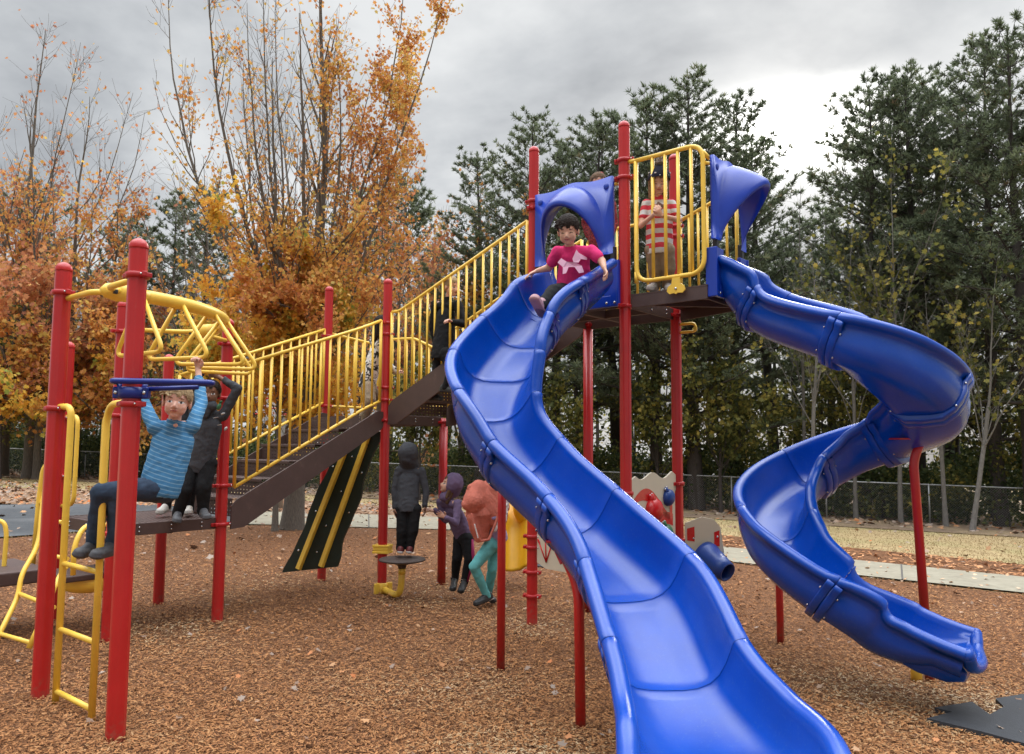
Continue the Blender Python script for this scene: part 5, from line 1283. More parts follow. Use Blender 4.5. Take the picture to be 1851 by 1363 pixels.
SK = {'fair': skin('skin_fair', (.66, .39, .29)), 'light': skin('skin_light', (.62, .37, .26)), 'brown': skin('skin_brown', (.2, .1, .06))}
LIP = {'fair': simple('lips_fair', (.4, .13, .1), .45), 'light': simple('lips_light', (.38, .12, .1), .45), 'brown': simple('lips_brown', (.16, .06, .045), .45)}
EYEW = simple('eye_white', (.6, .57, .54), .3); EYED = simple('eye_dark', (.03, .018, .012), .25)
def hairmat(name, c): return simple(name, c, .7, .45, 30, bump=.8, bscale=90, aniso=(3, 3, .6), spec=.15)
HR = {'blond': hairmat('hair_blond', (.33, .23, .125)), 'dark': hairmat('hair_dark', (.02, .013, .01)), 'brown': hairmat('hair_brown', (.12, .07, .04)), 'lightbrown': hairmat('hair_light_brown', (.24, .15, .09))}
BROW = {'fair': (HR['lightbrown']), 'light': HR['dark'], 'brown': HR['dark']}
def hand(pr, w, d, nrm, curl=.5, k=1.0, thumb=1, spread=.12):
    """w wrist, d direction of the fingers, nrm palm normal (palm faces nrm); curl in radians per joint"""
    w, d, nrm = V(w), V(d).normalized(), V(nrm); nrm = (nrm - d * nrm.dot(d)).normalized(); s = d.cross(nrm)
    pl = w + d * .052 * k
    pr.cap(w + d * .005, pl, .017 * k, .028 * k, side=s, fa=.75, fb=.42)
    for i in range(4):
        off = (i - 1.5); ln = (.042, .05, .047, .037)[i] * k
        q = pl + s * off * .0155 * k + d * (.01 - .004 * abs(off)) * k; dd = (d + s * off * spread).normalized(); a = curl * .8
        for j, f in enumerate((.42, .33, .25)):
            e = dd * math.cos(a) + nrm * math.sin(a); n_ = q + e * ln * f * 1.25; r = (.0072, .0066, .006)[j] * k
            pr.cap(q, n_, r, r * .92, n=8); q = n_; a += curl
    t0 = w + d * .018 * k + s * thumb * -.02 * k; t1 = t0 + (d * .55 - s * thumb * .7 + nrm * .35).normalized() * .028 * k; t2 = t1 + (d * .8 - s * thumb * .1 + nrm * .6).normalized() * .026 * k
    pr.cap(t0, t1, .0105 * k, .0085 * k, n=8); pr.cap(t1, t2, .0085 * k, .0068 * k, n=8)
def person(label, J, skin_='fair', H_=None, hair=None, top=None, bottom=None, shoes=None, hands=None, loc=None, k=1.0, headk=1.0, hoodr=1.0, long_sleeve=True, extra=None, vox=.0055, belly=1.0, face=True, hood=None, hem=.0, sleeve_end=.97, legtaper=1.0, eyes_closed=False, smile=False):
    """J: joints as Vectors: head, neck, chest, pelvis, shL elL wrL, shR.., hipL knL anL toeL, ..R ; H_=(forward, up) of the head"""
    loc = V(loc) if loc is not None else V((J['pelvis'].x, J['pelvis'].y, min(J['anL'].z, J['anR'].z) - .06))
    root = empty('person', loc); tag(root, label, 'child')
    side = (J['shR'] - J['shL']).normalized(); sp_ = J['neck'] - J['pelvis']; fwd = side.cross(sp_).normalized()
    hf, hu = V(H_[0]).normalized(), V(H_[1]); hu = (hu - hf * hu.dot(hf)).normalized(); hs = hu.cross(hf) * -1; hs = hf.cross(hu)
    K = k; KB = k; hc = J['head']; KH = k * 1.0 * headk
    nk = hc - hu * .108 * KH - hf * .018; dl_ = nk - J['neck']; J['neck'] = nk
    for a_ in ('shL', 'shR'): J[a_] = J[a_] + dl_ * .8
    J['chest'] = J['chest'] + dl_ * .45; sp_ = J['neck'] - J['pelvis']; K = KH
    def hp(x, y, z): return hc + hs * x * K + hf * y * K + hu * z * K       # right, forward, up
    # ---- body (one continuous skin)
    b = Prims()
    b.ell(hp(0, -.012, .028), hs * .072 * K, hf * .088 * K, hu * .082 * K); b.ell(hp(0, .022, -.024), hs * .06 * K, hf * .058 * K, hu * .066 * K)
    b.ell(hp(0, .048, -.074), hs * .025 * K, hf * .02 * K, hu * .018 * K); b.cap(hp(-.026, .034, -.045), hp(.026, .034, -.045), .03 * K, .03 * K)
    b.cap(hp(0, .074, -.002), hp(0, .086, -.024), .006 * K, .01 * K, n=10); b.cap(hp(-.009, .082, -.032), hp(.009, .082, -.032), .0075 * K, .0075 * K, n=8)
    b.cap(hp(-.03, .062, .026), hp(.03, .062, .026), .009 * K, .009 * K, n=10)
    b.cap(hp(-.012, .074, -.05), hp(.012, .074, -.05), .0065 * K, .0065 * K, n=8)
    for s in (-1, 1):
        b.ell(hp(s * .072, -.008, -.008), hs * .009 * K, hf * .017 * K, hu * .028 * K, 12)
        b.ell(hp(s * .034, .046, -.028), hs * .022 * K, hf * .02 * K, hu * .022 * K, 12)
    b.cap(J['neck'] - sp_.normalized() * .02, hp(0, -.018, -.06), .036 * K, .034 * K)
    ch, pe = J['chest'], J['pelvis']; K = KB
    b.cap(pe, ch, .085 * K * belly, .092 * K, side=side, fa=.66, fb=.62); b.cap(J['shL'], J['shR'], .034 * K, .034 * K)
    for s in 'LR':
        b.chain([J['sh' + s], J['el' + s], J['wr' + s]], [.034 * K * belly, .026 * K * belly, .018 * K])
        b.chain([J['hip' + s], J['kn' + s], J['an' + s]], [.058 * K, .042 * K, .028 * K]); b.cap(J['an' + s], J['an' + s].lerp(J['toe' + s], .35), .026 * K, .02 * K)
        if hands and hands.get(s): d, n_, cu = hands[s][:3]; hand(b, J['wr' + s], d, n_, cu, K * 1.0, (1 if s == 'R' else -1))
    me = b.mesh(vox, 2)
    K = KH
    if face:
        def asg(c):
            v = c - hc; x, y, z = v.dot(hs) / K, v.dot(hf) / K, v.dot(hu) / K
            if y > .035 and abs(x) < .06:
                ez = -.001; ex = abs(abs(x) - .03)
                if not eyes_closed:
                    if (ex / .0072) ** 2 + ((z - ez) / .0074) ** 2 < 1: return 3
                    if (ex / .0148) ** 2 + ((z - ez) / .0064) ** 2 < 1: return 2
                    if (ex / .0156) ** 2 + ((z - ez - .001) / .0078) ** 2 < 1 and z > ez: return 4
                elif (ex / .015) ** 2 + ((z - ez + .002) / .003) ** 2 < 1: return 4
                if ex < .014 and abs(z - .021 + .1 * ex) < .0024: return 4
                if (x / (.024 if smile else .02)) ** 2 + ((z + .05 - (x * x * 12 if smile else 0)) / .0055) ** 2 < 1: return 1
                if smile and (x / .015) ** 2 + ((z + .05) / .0045) ** 2 < 1: return 3
            return 0
    body = link(me, 'body', [SK[skin_], LIP[skin_], EYEW, EYED, BROW[skin_]], root, asg if face else None)
    # ---- hair
    if hair:
        h = Prims(); hc_ = HR[hair[0]]
        h.ell(hp(0, -.018, .034), hs * .083 * K, hf * .096 * K, hu * .092 * K, 22)
        if 'long' in hair:
            for x, y, z2 in ((-.06, -.03, -.17), (.06, -.03, -.17), (0, -.065, -.18), (-.07, .0, -.12), (.07, .0, -.12)): h.cap(hp(x * .9, y - .015, .02), hp(x * .95, y - .01, z2), .03 * K, .018 * K)
        if 'bun' in hair: h.ell(hp(0, -.1, .06), hs * .035 * K, hf * .03 * K, hu * .035 * K)
        if 'tuft' in hair:
            rr = random.Random(3)
            for i in range(46):
                a = rr.uniform(-1.7, 1.7); e = rr.uniform(.1, 1.4); d = hs * math.sin(a) * math.cos(e) + hf * math.cos(a) * math.cos(e) * .9 + hu * math.sin(e)
                p0 = hp(0, -.012, .032) + V((0, 0, 0)) + d * .078 * K; dr = (hu * -.35 + hs * (.5 + rr.uniform(-.4, .4)) + hf * .3 + d * .25).normalized()
                h.cap(p0, p0 + dr * rr.uniform(.022, .04) * K, .011 * K, .004 * K, n=8)
        me = h.mesh(.0045, 1, lambda p: .003 * noise.noise(V((p.x * 55, p.y * 55, p.z * 18))) + .0015 * noise.noise(p * 120))
        bm = bmesh.new(); bm.from_mesh(me); kill = []
        hl = .052 if 'fringe' not in hair else .036
        for f in bm.faces:
            v = f.calc_center_median() - hc; x, y, z = v.dot(hs) / K, v.dot(hf) / K, v.dot(hu) / K
            line = hl + .01 * math.sin(x * 120) + (.004 * math.sin(x * 330)) - .5 * max(0, abs(x) - .045)
            if (y > .012 and z < line and abs(x) < .068) or (z < -.045 and 'long' not in hair and y > -.11) or (y > -.03 and z < .0 and 'long' not in hair) or (y > .03 and z < line): kill.append(f)
        bmesh.ops.delete(bm, geom=kill, context='FACES'); bm.to_mesh(me); bm.free(); link(me, 'hair', [hc_], root)
    # ---- top
    if top:
        t = Prims(); K = KB * 1.1; g = .012 * K
        up_ = sp_.normalized(); low = pe - up_ * hem
        t.cap(low, ch, .104 * K * belly + g * .4, .1 * K + g * .3, side=side, fa=.78 * belly ** .3, fb=.66)
        t.cap(J['shL'] + (ch - J['shL']) * .1, J['shR'] + (ch - J['shR']) * .1, .04 * K, .04 * K); t.cap(ch, J['neck'], .075 * K, .042 * K, side=side, fa=.8)
        for s in 'LR':
            el, wr, sh = J['el' + s], J['wr' + s], J['sh' + s]
            if long_sleeve:
                t.chain([sh, el, el.lerp(wr, sleeve_end - .05)], [(.041 * K) * belly, .034 * K * belly, .027 * K]); t.cap(el.lerp(wr, sleeve_end - .08), el.lerp(wr, sleeve_end), .0265 * K, .0245 * K)
            else: t.chain([sh, sh.lerp(el, .6)], [.036 * K * belly, .036 * K * belly])
        if hood is not None:
            if hood == 'up':
                t.ell(hp(0, -.03, .026), hs * .1 * K, hf * .1 * K, hu * .11 * K, 22); t.cap(hp(0, -.045, .03), hp(0, -.06, -.03), .075 * K, .07 * K); t.cap(hp(0, -.04, -.03), J['neck'] - fwd * .012, .085 * K * hoodr, .1 * K * hoodr, side=side, fa=.9, fb=.68)
            else: t.cap(J['neck'] - fwd * .06 * K + side * .04, J['neck'] - fwd * .06 * K - side * .04, .04 * K, .04 * K); t.cap(J['neck'] - fwd * .07 * K, J['neck'] - fwd * .08 * K - up_ * .08, .045 * K, .03 * K, side=side, fa=.6)
        me = t.mesh(vox * 1.15, 3 if hood != 'up' else 9, wrinkle(.0065 * K if long_sleeve else .0045 * K, 20))
        bm = bmesh.new(); bm.from_mesh(me); kill = []
        for f in bm.faces:
            c = f.calc_center_median(); v = c - hc; x, y, z = v.dot(hs) / KH, v.dot(hf) / KH, v.dot(hu) / KH
            if (c - low).dot(up_) < -.045 * K and (c - low).length < .3 and (c - pe).dot(up_) < -.02: kill.append(f)
            elif hood == 'up' and y > .026 and (x / .07) ** 2 + ((z + .006) / .092) ** 2 < 1: kill.append(f)
            elif hood != 'up' and (c - J['neck']).dot(up_) > .004 * K and ((c - J['neck']) - up_ * (c - J['neck']).dot(up_)).length < .062 * K: kill.append(f)
        bmesh.ops.delete(bm, geom=kill, context='FACES'); bm.to_mesh(me); bm.free(); tm = top if isinstance(top, (list, tuple)) else [top]
        o = link(me, 'shirt' if hood is None else 'hooded_top', [tm[0]], root); sm = o.modifiers.new('th', 'SOLIDIFY'); sm.thickness = .004
    # ---- trousers
    if bottom:
        t = Prims(); K = KB * 1.03; up_ = sp_.normalized()
        t.cap(J['hipL'] + up_ * .0, J['hipR'] + up_ * .0, .074 * K * belly, .074 * K * belly); t.cap(pe, pe + up_ * .02, .088 * K * belly, .084 * K * belly, side=side, fa=.68)
        for s in 'LR':
            a, c, e = J['hip' + s], J['kn' + s], J['an' + s]
            t.chain([a, c, e.lerp(c, .06)], [.071 * K * belly, .052 * K * legtaper, .038 * K * legtaper]); t.cap(e.lerp(c, .12), e.lerp(c, -.02), .04 * K * legtaper, .041 * K * legtaper)
        link(t.mesh(vox * 1.15, 3, wrinkle(.007 * K, 18, st=1.7)), 'trousers', [bottom], root)
    if shoes:
        mats, solez = shoes
        for s in 'LR':
            a, to = J['an' + s], J['toe' + s]; d = (to - a); dn = (a - J['kn' + s]).normalized(); t = Prims(); fdir = (d - dn * d.dot(dn) * .0).normalized(); L_ = d.length
            sdw = fdir.cross(dn).normalized(); dn2 = sdw.cross(fdir) * 1; dn2 = dn2 if dn2.dot(dn) > 0 else -dn2
            heel = a + dn2 * .03 * K - fdir * .03 * K
            t.cap(heel, to - fdir * .03 * K, .034 * K, .036 * K, side=sdw, fa=1.0, fb=.75); t.cap(heel - dn2 * .015 * K, a - dn2 * .02 * K, .033 * K, .034 * K); t.cap(a, a.lerp(to, .6), .034 * K, .026 * K)
            t.cap(heel + dn2 * .02 * K - fdir * .005, to + dn2 * .01 * K - fdir * .02, .034 * K, .037 * K, side=sdw, fa=.5)
            sole = lambda c, hh=heel, dd=dn2: 1 if (c - hh).dot(dd) > .016 * K else 0
            link(t.mesh(.005, 2), 'shoe', mats, root, sole)
    if extra: extra(root, hp, side, fwd)
    return root
def JJ(**kw): return {k: (v if isinstance(v, Vector) else P(*v)) for k, v in kw.items()}
blk = cloth('black_cloth', (.012, .012, .013)); jeans = simple('denim', (.04, .062, .1), .85, .3, 10, bump=.3, bscale=300, spec=.2, dirt=((.1, .13, .17), 5, .6, .35))
shoeg = simple('grey_shoe', (.06, .06, .065), .6, .3, 30); shoeb = simple('black_shoe', (.02, .02, .02), .5); wsole = simple('white_sole', (.55, .54, .52), .5); shoer = simple('maroon_shoe', (.13, .02, .02), .5, .4, 40)
charc = cloth('charcoal_fleece', (.055, .057, .064)); purp = cloth('purple_fleece', (.15, .105, .18)); coral = cloth('coral_fleece', (.66, .2, .14), 260, .9, .15); aqua = cloth('aqua_leggings', (.13, .42, .42)); khaki = cloth('khaki_cloth', (.3, .235, .16)); wht = cloth('white_fleece', (.72, .7, .68), 90, .9)
def striped(name, c1, c2, per, duty, axis=(0, 0, 1), c3=None):
    m, nt, b = new_mat(name); L = nt.links.new; tc = N(nt, 'ShaderNodeTexCoord')
    dp = N(nt, 'ShaderNodeVectorMath', operation='DOT_PRODUCT'); dp.inputs[1].default_value = V(axis).normalized(); L(tc.outputs['Object'], dp.inputs[0])
    nz = N(nt, 'ShaderNodeTexNoise', i_Scale=7.0, i_Detail=2.0); L(tc.outputs['Object'], nz.inputs['Vector'])
    ad = N(nt, 'ShaderNodeMath', operation='MULTIPLY_ADD'); ad.inputs[1].default_value = per * .35; L(nz.outputs[0], ad.inputs[0]); L(dp.outputs['Value'], ad.inputs[2])
    fr = N(nt, 'ShaderNodeMath', operation='DIVIDE'); fr.inputs[1].default_value = per; L(ad.outputs[0], fr.inputs[0])
    f2 = N(nt, 'ShaderNodeMath', operation='FRACT'); L(fr.outputs[0], f2.inputs[0]); gt = N(nt, 'ShaderNodeMath', operation='LESS_THAN'); gt.inputs[1].default_value = duty; L(f2.outputs[0], gt.inputs[0])
    L(mixc(nt, c1, c2, gt.outputs[0]), b.inputs['Base Color']); b.inputs['Roughness'].default_value = .85; b.inputs['Specular IOR Level'].default_value = .2
    n3 = N(nt, 'ShaderNodeTexNoise', i_Scale=200.0); L(tc.outputs['Object'], n3.inputs['Vector']); bp = N(nt, 'ShaderNodeBump', i_Strength=.3, i_Distance=.003); L(n3.outputs[0], bp.inputs['Height']); L(bp.outputs[0], b.inputs['Normal']); return m
def patch(name, mat_, pts2, c, ex, ez, nn, parent, th=.003):
    mb = MB(); mb.slab([c + ex * x + ez * z for x, z in pts2], nn, th); return mb.build(name, mat_, parent)

# 1 boy hanging from the hand rings
J = JJ(head=(320, 727, 4.72), neck=(322, 768, 4.77), chest=(316, 800, 4.8), pelvis=(292, 872, 4.72), shL=(353, 776, 4.85), shR=(285, 778, 4.77), elL=(364, 728, 4.98), wrL=(358, 668, 5.1), elR=(262, 735, 4.82), wrR=(246, 668, 4.86),
       hipL=(300, 888, 4.76), hipR=(276, 884, 4.68), knL=(216, 888, 4.62), anL=(205, 985, 4.72), toeL=(170, 1004, 4.52), knR=(183, 890, 4.6), anR=(168, 985, 4.74), toeR=(140, 1002, 4.56))
person('blond child in a blue striped shirt hanging from the yellow hand rings', J, 'fair', ((.28, -.95, -.02), (.1, .03, 1)), hair=('blond', 'tuft', 'fringe'), top=striped('blue_striped_knit', (.06, .2, .37), (.18, .34, .48), .023, .22, (.35, 0, 1)), bottom=jeans, shoes=([shoeg, shoeb], 0),
       hands={'L': ((-.05, -.05, 1), (-.2, -1, 0), 1.15), 'R': ((-.15, -.05, 1), (-.2, -1, 0), 1.15)}, k=1.06, hem=.03, vox=.0045, sleeve_end=.72, belly=.93, loc=(-2.2, 4.7, .85))
# 2 boy in a dark hooded jacket on the low deck
def ex2(root, hp, side, fwd):
    c = P(404, 765, 6.73)
    mg = simple('print_green', (.03, .13, .05), .7); mw = simple('print_white', (.5, .5, .5), .7)
    for i, (px, py, a, b_, mt) in enumerate(((396, 735, 7, 12, mg), (403, 748, 6, 4, mw), (390, 755, 9, 1.6, mw), (397, 768, 8, 1.4, mw), (408, 775, 4, 7, mw), (399, 727, 4, 5, mg))):
        c = P(px, py, 6.725); mb = MB(); mb.ell(c, V((a * .0024, 0, .004)), V((0, .03, 0)), V((.006, 0, b_ * .0026)), 10); mb.build('print', mt, root)
J = JJ(head=(381, 712, 6.85), neck=(383, 743, 6.9), chest=(378, 775, 6.88), pelvis=(363, 832, 6.9), shL=(405, 757, 6.9), shR=(354, 757, 6.9), elL=(430, 702, 6.85), wrL=(396, 682, 6.88), elR=(345, 705, 6.9), wrR=(365, 672, 6.85),
       hipL=(376, 838, 6.9), hipR=(348, 840, 6.9), knL=(368, 882, 6.84), anL=(367, 922, 6.88), toeL=(375, 935, 6.68), knR=(335, 885, 6.8), anR=(322, 927, 6.84), toeR=(320, 942, 6.66))
person('child in a charcoal zipped jacket standing on the low deck, arms raised', J, 'brown', ((.18, -.98, -.05), (0, 0, 1)), hair=('dark',), top=charc, bottom=blk, shoes=([shoeg, wsole], 0), hood='down', hands={'L': ((-.9, 0, .4), (0, -1, 0), .9), 'R': ((.5, 0, .8), (0, -1, 0), .9)}, k=1.04, hem=.05, extra=ex2, legtaper=1.15)
# 3 hidden child behind them
J = JJ(head=(345, 712, 7.3), neck=(343, 740, 7.3), chest=(338, 770, 7.3), pelvis=(330, 830, 7.3), shL=(362, 755, 7.3), shR=(318, 755, 7.3), elL=(364, 790, 7.3), wrL=(362, 825, 7.25), elR=(312, 790, 7.3), wrR=(306, 825, 7.25),
       hipL=(342, 836, 7.3), hipR=(318, 836, 7.3), knL=(345, 880, 7.25), anL=(342, 918, 7.28), toeL=(338, 926, 7.1), knR=(308, 880, 7.2), anR=(301, 914, 7.2), toeR=(287, 926, 7.05))
person('long-haired child mostly hidden behind the hanging child, white shoe on the low deck', J, 'light', ((-.3, -.9, 0), (0, 0, 1)), hair=('lightbrown', 'long'), top=blk, bottom=blk, shoes=([simple('white_shoe', (.5, .47, .42), .6), wsole], 0), k=1.02, hem=.04)
# 4 child in the black and white patterned jacket on the lower stairs
M['cow'], nt, b = new_mat('black_white_print')
tc = N(nt, 'ShaderNodeTexCoord'); nz = N(nt, 'ShaderNodeTexNoise', i_Scale=12.0, i_Detail=2.0, i_Distortion=1.6); nt.links.new(tc.outputs['Object'], nz.inputs['Vector']); r = ramp(nt, [(.5, (.68, .65, .6)), (.53, (.02, .02, .022))]); nt.links.new(nz.outputs[0], r.inputs[0]); nt.links.new(r.outputs[0], b.inputs['Base Color']); b.inputs['Roughness'].default_value = .85
J = JJ(head=(692, 590, 8.95), neck=(686, 612, 8.98), chest=(680, 640, 9.0), pelvis=(665, 690, 9.0), shL=(676, 622, 9.15), shR=(688, 625, 8.85), elL=(690, 660, 9.15), wrL=(712, 672, 9.1), elR=(700, 655, 8.8), wrR=(716, 672, 8.8),
       hipL=(664, 698, 9.08), hipR=(666, 700, 8.92), knL=(692, 722, 9.1), anL=(688, 752, 9.1), toeL=(703, 760, 9.05), knR=(668, 724, 8.85), anR=(655, 762, 8.9), toeR=(672, 770, 8.85))
person('child in a black and white printed hooded jacket climbing onto the middle landing', J, 'light', ((.95, .1, -.2), (.2, 0, 1)), hair=('dark', 'long'), top=M['cow'], bottom=khaki, shoes=([khaki, wsole], 0), hood='down', hands={'L': ((1, 0, .1), (0, 0, -1), .4), 'R': ((1, 0, .1), (0, 0, -1), .4)}, k=1.05, hem=.03, legtaper=1.3)
# 5 blond child in black on the upper stairs
J = JJ(head=(816, 520, 8.25), neck=(812, 545, 8.25), chest=(806, 575, 8.25), pelvis=(802, 630, 8.25), shL=(788, 556, 8.35), shR=(828, 556, 8.15), elL=(783, 595, 8.4), wrL=(790, 628, 8.35), elR=(838, 585, 8.1), wrR=(818, 582, 7.98),
       hipL=(796, 640, 8.32), hipR=(808, 640, 8.18), knL=(790, 675, 8.3), anL=(784, 715, 8.35), toeL=(800, 722, 8.3), knR=(818, 668, 8.1), anR=(806, 700, 8.15), toeR=(824, 707, 8.1))
person('fair-haired child in a black coat walking up the upper stairs behind the railing', J, 'fair', ((.75, -.62, -.15), (.08, 0, 1)), hair=('blond',), top=blk, bottom=blk, shoes=([shoeb, shoeb], 0), hands={'L': ((.2, 0, -1), (1, 0, 0), .4), 'R': ((-.6, -.5, .2), (0, 0, -1), .7)}, k=1.04, hem=.07, belly=1.12)
# 6 girl in pink starting down the wide slide
pink = cloth('pink_shirt', (.72, .04, .18)); pk2 = simple('print_pink', (.75, .42, .55), .7)
def ex6(root, hp, side, fwd):
    c = P(1035, 475, 6.2); nn = V((-.12, -.98, .2)); X = V((1, -.1, .0)); Zz = V((.05, .15, 1)).normalized()
    f = c + nn * .012
    for pts in ([(-.13, .02), (-.1, .045), (-.05, .0), (.02, -.01), (.08, -.03), (.1, -.08), (.06, -.1), (.02, -.05), (-.03, -.05), (-.05, -.1), (-.08, -.1), (-.08, -.04)],
                [(.0, .02), (.03, .1), (.05, .075), (.12, .055), (.12, .035), (.07, .025), (.05, -.01), (.01, -.01)]):
        g = [(x * .95, z) for x, z in pts]; k_ = g
        mb = MB(); mb.slab([f + X * x + Zz * z + nn * (.018 - 4.5 * x * x) for x, z in k_], nn, .004); mb.build('print', pk2, root)
J = JJ(head=(1027, 418, 6.18), neck=(1034, 448, 6.28), chest=(1040, 470, 6.32), pelvis=(1036, 522, 6.42), shR=(1012, 458, 6.34), shL=(1072, 456, 6.26), elR=(992, 484, 6.42), wrR=(970, 490, 6.45), elL=(1088, 472, 6.18), wrL=(1092, 484, 6.1),
       hipL=(1048, 532, 6.35), hipR=(1022, 530, 6.45), knR=(1000, 528, 6.05), anR=(978, 552, 5.86), toeR=(964, 536, 5.74), knL=(1040, 532, 6.2), anL=(1024, 546, 6.14), toeL=(1014, 550, 6.06))
person('dark-haired child in a bright pink shirt sitting at the top of the wide slide', J, 'light', ((-.22, -.88, -.38), (-.1, -.38, .95)), hair=('dark', 'bun', 'tuft', 'fringe'), top=pink, bottom=blk, shoes=([simple('pink_shoe', (.4, .22, .24), .6), simple('mauve_sole', (.2, .12, .14), .7, .3, 60, bump=.8, bscale=90)], 0), long_sleeve=False,
       hands={'R': ((-.85, -.2, -.45), (0, 0, -1), .25), 'L': ((.25, -.4, -.8), (-.6, 0, -.2), .5)}, k=1.13, headk=1.0, hem=.04, belly=1.13, extra=ex6, smile=True, eyes_closed=True, loc=(.55, 6.3, 2.9))
# 7 striped shirt child on the top deck
rw = striped('red_white_stripe', (.62, .6, .58), (.6, .05, .07), .088, .5)
navy = cloth('knit_navy', (.02, .02, .035)); pom = cloth('pompom_grey', (.3, .28, .28), 60, 1, .5)
def ex7(root, hp, side, fwd):
    t = Prims(); t.ell(hp(0, -.012, .045), V((.1, 0, 0)), V((0, .116, 0)), V((0, 0, .115)), 20)
    me = t.mesh(.005, 1); bm = bmesh.new(); bm.from_mesh(me); bmesh.ops.delete(bm, geom=[f for f in bm.faces if f.calc_center_median().z < hp(0, 0, .03).z], context='FACES'); bm.to_mesh(me); bm.free()
    h = link(me, 'knit_hat', [navy], root)
    t = Prims(); rr = random.Random(5); c = hp(0, -.01, .185)
    for i in range(60):
        d = V((rr.gauss(0, 1), rr.gauss(0, 1), rr.gauss(0, 1))).normalized(); t.cap(c, c + d * rr.uniform(.035, .05), .012, .004, n=6)
    link(t.mesh(.005, 0), 'pompom', [pom], h)
    mb = MB(); p = hp(0, .0, .105)
    for i in range(14):
        a = math.tau * i / 14; q = hp(.088 * math.sin(a), -.012 + .1 * math.cos(a), .07 + .018 * (i % 2)); mb.ell(q, V((.011, 0, 0)), V((0, .011, 0)), V((0, 0, .006)), 8)
    mb.build('hat_pattern', wht, h)
    mb = MB(); c = hp(.0, .14, -.19); mb.bbox(c, V((.02, 0, .03)), V((.028, .0, -.018)), V((0, .014, 0)), .005); mb.build('hair_toy', simple('brown_toy', (.18, .09, .06), .6), root)
J = JJ(head=(1191, 332, 6.62), neck=(1193, 360, 6.66), chest=(1193, 385, 6.68), pelvis=(1192, 442, 6.68), shR=(1171, 372, 6.7), shL=(1216, 372, 6.66), elR=(1158, 408, 6.66), wrR=(1182, 388, 6.52), elL=(1228, 398, 6.6), wrL=(1196, 390, 6.5),
       hipR=(1181, 452, 6.7), hipL=(1204, 452, 6.66), knR=(1185, 485, 6.74), anR=(1184, 514, 6.84), toeR=(1174, 521, 6.68), knL=(1208, 485, 6.7), anL=(1207, 514, 6.82), toeL=(1210, 521, 6.66))
person('child in a striped shirt and pompom hat standing behind the yellow barrier panel', J, 'light', ((-.12, -.93, -.32), (0, -.3, .95)), hair=('lightbrown', 'long'), top=rw, bottom=khaki, shoes=([simple('pale_shoe', (.5, .46, .42), .6), wsole], 0), long_sleeve=False,
       hands={'R': ((.4, -.3, .7), (0, 1, 0), .7), 'L': ((-.5, -.3, .6), (0, 1, 0), .7)}, k=1.0, hem=.04, extra=ex7, eyes_closed=True, legtaper=1.2)
# 8 child with a red jacket behind the wide slide hood
redp, nt, b = new_mat('dark_red_print'); tc = N(nt, 'ShaderNodeTexCoord'); ck = N(nt, 'ShaderNodeTexNoise', i_Scale=60.0, i_Detail=2.0); nt.links.new(tc.outputs['Object'], ck.inputs['Vector']); r = ramp(nt, [(.45, (.12, .01, .012)), (.6, (.4, .03, .03))]); nt.links.new(ck.outputs[0], r.inputs[0]); nt.links.new(r.outputs[0], b.inputs['Base Color']); b.inputs['Roughness'].default_value = .8
def ex8(root, hp, side, fwd):
    mb = MB(); mb.ell(hp(-.02, .0, .1), V((.03, 0, 0)), V((0, .03, 0)), V((0, 0, .02)), 12); mb.build('hair_bow', redp, root)
    mb = MB(); mb.ell(P(1100, 425, 7.4), V((.075, 0, 0)), V((0, .03, 0)), V((0, 0, .17)), 14); mb.build('scarf', simple('mint_cloth', (.25, .5, .35), .8), root)
J = JJ(head=(1082, 334, 7.32), neck=(1082, 362, 7.35), chest=(1084, 390, 7.35), pelvis=(1086, 440, 7.35), shR=(1062, 374, 7.4), shL=(1106, 374, 7.3), elR=(1058, 406, 7.45), wrR=(1066, 432, 7.4), elL=(1110, 404, 7.3), wrL=(1104, 430, 7.25),
       hipR=(1076, 450, 7.38), hipL=(1096, 450, 7.32), knR=(1077, 488, 7.35), anR=(1077, 528, 7.38), toeR=(1068, 538, 7.2), knL=(1097, 488, 7.3), anL=(1098, 528, 7.32), toeL=(1102, 538, 7.15))
person('child in a dark red jacket half hidden behind the hood of the wide slide', J, 'light', ((.1, -.95, -.1), (0, 0, 1)), hair=('brown', 'long'), top=redp, bottom=blk, shoes=([shoeb, shoeb], 0), k=1.02, hem=.04, extra=ex8)
# 9 grey hoodie on the stepping disc, seen from behind
zf = .385 + .115
J = dict(head=P(740, 822, 8.42), neck=P(739, 848, 8.4), chest=P(739, 872, 8.4), pelvis=P(737, 912, 8.38), shL=P(720, 856, 8.4), shR=P(762, 858, 8.4), elL=P(714, 888, 8.4), wrL=P(716, 916, 8.38), elR=P(769, 888, 8.42), wrR=P(768, 914, 8.4),
         hipL=P(728, 920, 8.38), hipR=P(748, 920, 8.38), knL=P(727, 958, 8.36), anL=P(725, 990, 8.38), toeL=P(724, 995, 8.56), knR=P(745, 958, 8.36), anR=P(740, 990, 8.38), toeR=P(741, 995, 8.56))
J['shL'], J['shR'], J['elL'], J['elR'], J['wrL'], J['wrR'] = J['shR'], J['shL'], J['elR'], J['elL'], J['wrR'], J['wrL']; J['hipL'], J['hipR'], J['knL'], J['knR'], J['anL'], J['anR'], J['toeL'], J['toeR'] = J['hipR'], J['hipL'], J['knR'], J['knL'], J['anR'], J['anL'], J['toeR'], J['toeL']
for a in ('shL', 'shR', 'elL', 'elR', 'wrL', 'wrR', 'hipL', 'hipR', 'knL', 'knR', 'anL', 'anR', 'toeL', 'toeR'): pass
J['shL'], J['shR'] = P(720, 856, 8.4), P(762, 858, 8.4); J['elL'], J['elR'] = P(713, 888, 8.4), P(770, 888, 8.42); J['wrL'], J['wrR'] = P(714, 918, 8.38), P(768, 915, 8.4)
